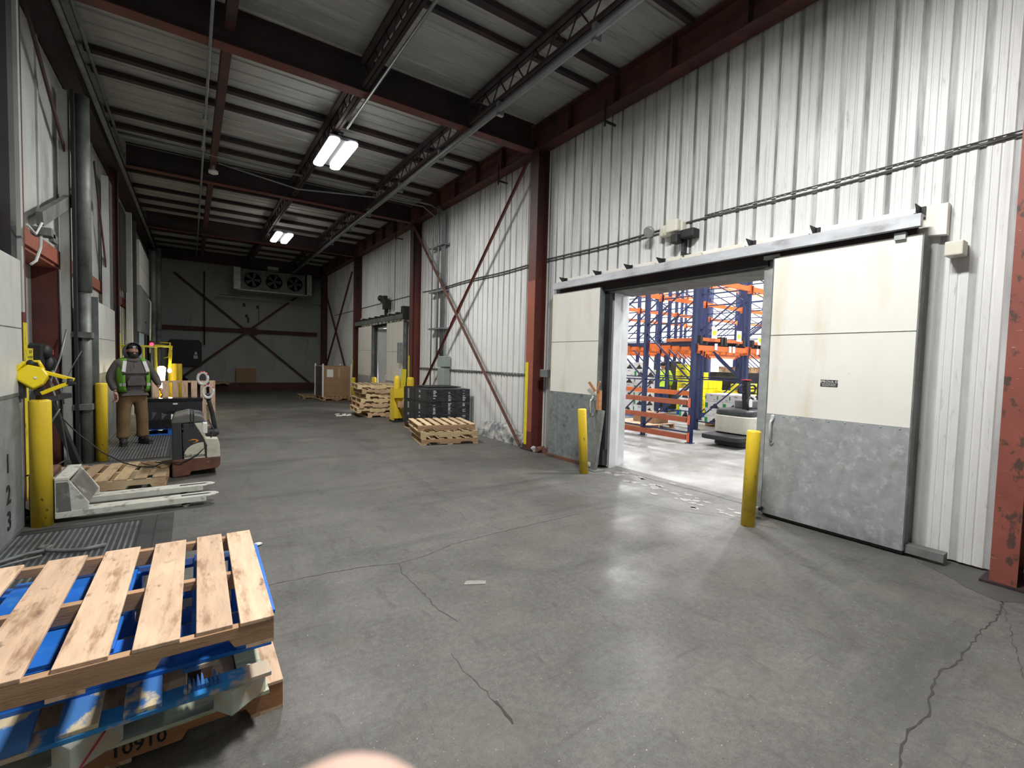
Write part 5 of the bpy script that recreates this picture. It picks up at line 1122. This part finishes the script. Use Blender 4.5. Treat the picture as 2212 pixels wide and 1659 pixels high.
# black truck mast behind
t = T('stand_up_truck', 'dark stand-up truck with a red detail behind the rack posts, left of the yellow cartons', 'lift truck', (14.3, 10.75, 0))
mb = MB(); mb.box(-.4, .4, -.35, .35, .08, 1.1); mb.box(-.3, .3, -.3, -.15, 1.1, 1.8); mb.obj('body', m_black, t, .03); MB().box(-.405, -.4, -.1, .05, 1.2, 1.4).obj('red_detail', m_red, t); mb = MB(); mb.box(-.3, -.22, .35, .42, .0, 2.2); mb.box(.22, .3, .35, .42, 0, 2.2); mb.obj('mast', m_tgrey, t)

# ============================================================ PEOPLE
def hand(name, parent, wrist, s, dirv, pal, mat):
    """hand growing from wrist along dirv; pal = thumb side direction; continuous skinned palm and five curled fingers"""
    w0 = Vector(wrist); d = Vector(dirv).normalized(); p = Vector(pal).normalized(); q = d.cross(p).normalized()
    pts = []; ed = []
    def P(a, b, c, r, r2=None): v = w0+d*a*s+p*b*s+q*c*s; pts.append((v.x, v.y, v.z, r*s, (r2 or r)*s)); return len(pts)-1
    a0 = P(-.03, 0, 0, .027, .022); a1 = P(.02, 0, 0, .030, .020); a2 = P(.06, 0, 0, .034, .017); ed += [(a0, a1), (a1, a2)]
    for k, (off, L_, r) in enumerate(((.032, .070, .0095), (.011, .078, .010), (-.011, .072, .0095), (-.031, .056, .0085))):
        b0 = P(.092, off, 0, r*1.15); b1 = P(.092+L_*.42, off*1.1, .010+.004*k, r); b2 = P(.092+L_*.72, off*1.1, .028+.004*k, r*.93); b3 = P(.092+L_*.88, off*1.05, .048+.003*k, r*.8)
        ed += [(a2, b0), (b0, b1), (b1, b2), (b2, b3)]
    t1 = P(.035, .042, .008, .013); t2 = P(.066, .062, .020, .011); t3 = P(.088, .064, .034, .009); ed += [(a1, t1), (t1, t2), (t2, t3)]
    return skin(name, pts, ed, a1, mat, parent, 2)
def person(label, loc, rz, vest=True, s=1.0, hooded=True, trousers=None, top=None):
    t = T('person', label, 'person', loc, rz)
    tr = trousers or m_trou; tp = top or m_hood
    # body under the clothes, one continuous surface
    bp = [(0, 0, .95, .15, .11), (0, 0, 1.12, .15, .11), (0, .01, 1.32, .17, .11), (0, .01, 1.46, .07, .06), (0, 0, 1.54, .055, .055), (0, -.005, 1.64, .075, .09), (0, -.005, 1.70, .06, .075)]
    be = [(0, 1), (1, 2), (2, 3), (3, 4), (4, 5), (5, 6)]
    for sx, el, wr_ in ((-1, (-.295, .03, 1.15), (-.265, -.10, .93)), (1, (.325, .03, 1.18), (.37, -.08, .98))):
        n = len(bp); bp += [(sx*.19, .01, 1.42, .06), (el[0], el[1], el[2], .045), (wr_[0], wr_[1], wr_[2], .028)]; be += [(2, n), (n, n+1), (n+1, n+2)]
        n = len(bp); bp += [(sx*.10, 0, .88, .085), (sx*.125, -.015, .50, .06), (sx*.14, .02, .10, .04), (sx*.155, -.09, .05, .035)]; be += [(0, n), (n, n+1), (n+1, n+2), (n+2, n+3)]
    skin('body', bp, be, 0, m_skin, t, 2)
    # trousers
    tpnt = [(0, .0, .98, .185, .145), (0, 0, .90, .185, .15)]; te = [(0, 1)]
    for sx in (-1, 1):
        n = len(tpnt); tpnt += [(sx*.105, 0, .78, .115, .115), (sx*.125, -.01, .55, .092, .095), (sx*.130, -.015, .47, .098, .098), (sx*.135, .0, .30, .084, .09), (sx*.14, .0, .17, .09, .098), (sx*.145, .0, .10, .092, .10)]
        te += [(1, n)]+[(n+i, n+i+1) for i in range(5)]
    skin('trousers', tpnt, te, 1, tr, t, 3)
    # boots
    for sx in (-1, 1):
        mb = MB(); mx_ = Matrix.Translation((sx*.15, -.03, 0)) @ Matrix.Rotation(sx*.22, 4, 'Z')
        for z0, z1, f in ((0, .03, 1.02), (.03, .09, 1.0)):
            mb.prism([(f*x, f*y) for x, y in ((-.045, .10), (.045, .10), (.052, .0), (.055, -.12), (.035, -.185), (-.03, -.185), (-.052, -.12), (-.05, 0))], 'z', z0, z1, mx_)
        mb.ell((0, -.09, .085), .05, .09, .045, 14, 8, mx_); mb.lathe([(.052, .07), (.058, .16), (.055, .19)], (0, .05, 0), 14, mx_)
        mb.obj('boot', m_boot, t, .012, 3)
    # hoodie torso and sleeves
    hp = [(0, 0, .97, .185, .155), (0, -.01, 1.06, .19, .17), (0, -.005, 1.22, .185, .16), (0, .005, 1.36, .18, .14), (0, .01, 1.46, .12, .10)]
    he = [(0, 1), (1, 2), (2, 3), (3, 4)]
    for sx, el, wr_ in ((-1, (-.30, .03, 1.15), (-.27, -.09, .95)), (1, (.33, .03, 1.19), (.38, -.07, 1.00))):
        n = len(hp); hp += [(sx*.205, .01, 1.40, .075, .085), (sx*.262, .02, 1.28, .072, .08), (el[0], el[1], el[2], .074, .076), ((el[0]+wr_[0])/2, (el[1]+wr_[1])/2, (el[2]+wr_[2])/2, .064), (wr_[0], wr_[1], wr_[2], .048)]
        he += [(3, n), (n, n+1), (n+1, n+2), (n+2, n+3), (n+3, n+4)]
    hd = skin('hoodie', hp, he, 1, tp, t, 3)
    MB().tube([(-.03, -.16, 1.43), (-.035, -.185, 1.34)], .004, 6).obj('drawstring', m_black, hd)
    mb = MB(); mb.prism([(-.13, 1.03), (.13, 1.03), (.13, 1.10), (.09, 1.19), (-.09, 1.19), (-.13, 1.10)], 'y', -.197, -.175); mb.obj('front_pocket', tp, hd, .012, 3)
    mb = MB(); mb.ell((0, 0, 0), .19, .15, .02, 20, 6, Matrix.Translation((0, -.005, .93))); mb.obj('shirt_hem', m_paper, t)
    hand('hand', t, (-.265, -.105, .905), 1.0, (.05, -.25, -1), (.3, -1, .2), m_skin)
    hand('hand', t, (.385, -.09, .955), 1.0, (.25, -.35, -1), (-.3, -1, .2), m_skin)
    # head
    hdp = MB(); hdp.ell((0, -.005, 1.625), .078, .095, .115, 20, 14); hdp.prism([(-.012, 1.60), (.012, 1.60), (.016, 1.575), (-.016, 1.575)], 'y', -.118, -.08); hdp.ell((-.082, 0, 1.62), .012, .02, .032, 8, 6); hdp.ell((.082, 0, 1.62), .012, .02, .032, 8, 6)
    head = hdp.obj('head', m_skin, t)
    for sx in (-.03, .03):
        e = MB().ell((sx, -.090, 1.640), .013, .010, .008, 10, 6).obj('eye', m_eye, head); MB().ell((sx, -.099, 1.640), .006, .003, .006, 8, 5).obj('pupil', m_ink, e)
        MB().tube([(sx-.02, -.094, 1.660), (sx, -.100, 1.664), (sx+.02, -.094, 1.660)], .004, 6).obj('eyebrow', m_knit, head)
    if hooded:
        mb = MB(); mb.ell((0, .0, 1.585), .086, .105, .085, 20, 12); mb.ell((0, -.03, 1.55), .070, .088, .07, 16, 10); mb.lathe([(.085, 0), (.095, .06), (.088, .12)], (0, .005, 1.44), 18); mb.obj('face_mask', m_knit, t)
        # front of the mask is cut by its own top rim: skin shows between mask and cap
        mb = MB(); mb.ell((0, .012, 1.685), .088, .104, .075, 20, 12); mb.ell((0, .03, 1.64), .086, .09, .09, 16, 10); cap = mb.obj('knit_cap', m_knit, t)
        MB().ell((0, -.098, 1.695), .026, .004, .012, 12, 6).obj('cap_badge', m_refl, cap)
        # hood: shell open at the front
        vs = []; nR = 24; prof = [(-.070, .112, .128, 1.635), (-.078, .120, .138, 1.635), (-.02, .130, .148, 1.628), (.05, .128, .142, 1.615), (.11, .100, .115, 1.60), (.145, .05, .06, 1.59), (.152, .005, .005, 1.585)]
        for y, rx, rz_, cz in prof:
            for k in range(nR):
                a = 2*PI*k/nR; zz = cz+rz_*math.sin(a)*(1.25 if math.sin(a) < 0 else 1); vs.append((rx*math.cos(a)*(1.0 if math.sin(a) > -.3 else .9), y+(.03 if math.sin(a) < -.5 else 0), zz))
        mb = MB().add(vs, [(i*nR+k, i*nR+(k+1) % nR, (i+1)*nR+(k+1) % nR, (i+1)*nR+k) for i in range(len(prof)-1) for k in range(nR)], True)
        ho = mb.obj('hood', tp, t); so = ho.modifiers.new('th', 'SOLIDIFY'); so.thickness = .012
        mb = MB(); mb.ell((0, .02, 1.46), .15, .13, .07, 20, 8); mb.obj('hood_collar', tp, t)
    else:
        MB().ell((0, .02, 1.68), .088, .10, .085, 18, 10).obj('hair', m_knit, t)
    if vest:
        for sx in (-1, 1):
            mb = MB(); g = []
            for z, xin, xout, yf in ((1.455, .10, .18, -.080), (1.40, .125, .205, -.105), (1.30, .138, .212, -.135), (1.15, .145, .215, -.15), (1.00, .14, .21, -.155), (.93, .12, .205, -.15)):
                g += [(sx*xin, yf, z), (sx*(xin+xout)/2, yf+.012, z), (sx*xout, yf+.08, z), (sx*(xout+.012), yf+.16, z)]
            f = [(i*4+k, i*4+k+1, i*4+k+5, i*4+k+4) for i in range(5) for k in range(3)]
            # shoulder part
            g += [(sx*.09, .0, 1.50), (sx*.15, .0, 1.495), (sx*.21, .0, 1.475), (sx*.22, .0, 1.46)]; f += [(24+k, 25+k, 1+k, k) for k in range(3)]
            vo = mb.add(g, f, True).obj('vest_panel', m_vest, t); so = vo.modifiers.new('th', 'SOLIDIFY'); so.thickness = .02; so.offset = 1
            mb = MB()
            for a, b in (((.135, -.105, 1.45), (.172, -.160, 1.27)),):
                mb.bar((sx*a[0], a[1], a[2]), (sx*b[0], b[1], b[2]), .052, .012, (0, 1, .3))
            mb.bar((sx*.15, -.178, 1.05), (sx*.215, -.125, 1.05), .012, .05, (0, 0, 1)); mb.obj('reflective_stripe', m_refl, vo)
        mb = MB(); mb.ell((0, .12, 1.2), .17, .07, .25, 16, 10); mb.obj('vest_back', m_vest, t)
    t.scale = (s, s, s)
    return t
person('person in charcoal hoodie, green safety vest and brown trousers, face covered, standing at the dock', (-.83, 10.45, .008), .38, s=1.0)
person('person in a hi-vis green top with back half hidden behind the blue rack posts', (13.55, 10.45, 0), 2.2, trousers=m_bluecl, top=M('lime_hi_vis_top', (.50, .72, .05), .7), vest=False, hooded=False)
# the photographer's fingertip close to the lens
P0 = Vector((0.00962, 0.03246, 1.58134))+Vector((-.0006, .0004, 0)); U_ = Vector((.0051, .0539, .9985)); Rr = Vector((.824, -.566, .026)); Ff = Vector((.5665, .8227, -.0473))
def fp(a, b, c): v = P0+Rr*a+U_*b+Ff*c; return (v.x, v.y, v.z)
rad = .0083
prof = [(0.0001, rad)]+[(rad*math.sin(a), rad*math.cos(a)) for a in [PI/2*i/9 for i in range(1, 10)]]+[(rad*1.02, -.008), (rad*1.0, -.018), (rad*1.06, -.026), (rad*1.04, -.04), (rad*1.12, -.052), (rad*1.1, -.07)]
mb = MB(); n = 28; vs = [fp(r*math.cos(2*PI*k/n), h-(.0 if h > -.02 else (abs(h)-.02)*.0), r*.86*math.sin(2*PI*k/n)+(0 if h > -.026 else (abs(h)-.026)*-.25)) for r, h in prof for k in range(n)]
mb.add(vs, [(i*n+k, i*n+(k+1) % n, (i+1)*n+(k+1) % n, (i+1)*n+k) for i in range(len(prof)-1) for k in range(n)], True)
mb.add(vs[-n:], [tuple(range(n))])
t = T('finger', 'blurred pale fingertip of the photographer at the bottom edge', 'finger', (0, 0, 0)); mb.obj('skin', m_skinpale, t)
mb = MB(); mb.ell((0, 0, 0), .0055, .0075, .0012, 16, 8, Matrix(((Rr.x, U_.x, Ff.x, fp(0, -.008, .0068)[0]), (Rr.y, U_.y, Ff.y, fp(0, -.008, .0068)[1]), (Rr.z, U_.z, Ff.z, fp(0, -.008, .0068)[2]), (0, 0, 0, 1)))); mb.obj('fingernail', m_nail, t)
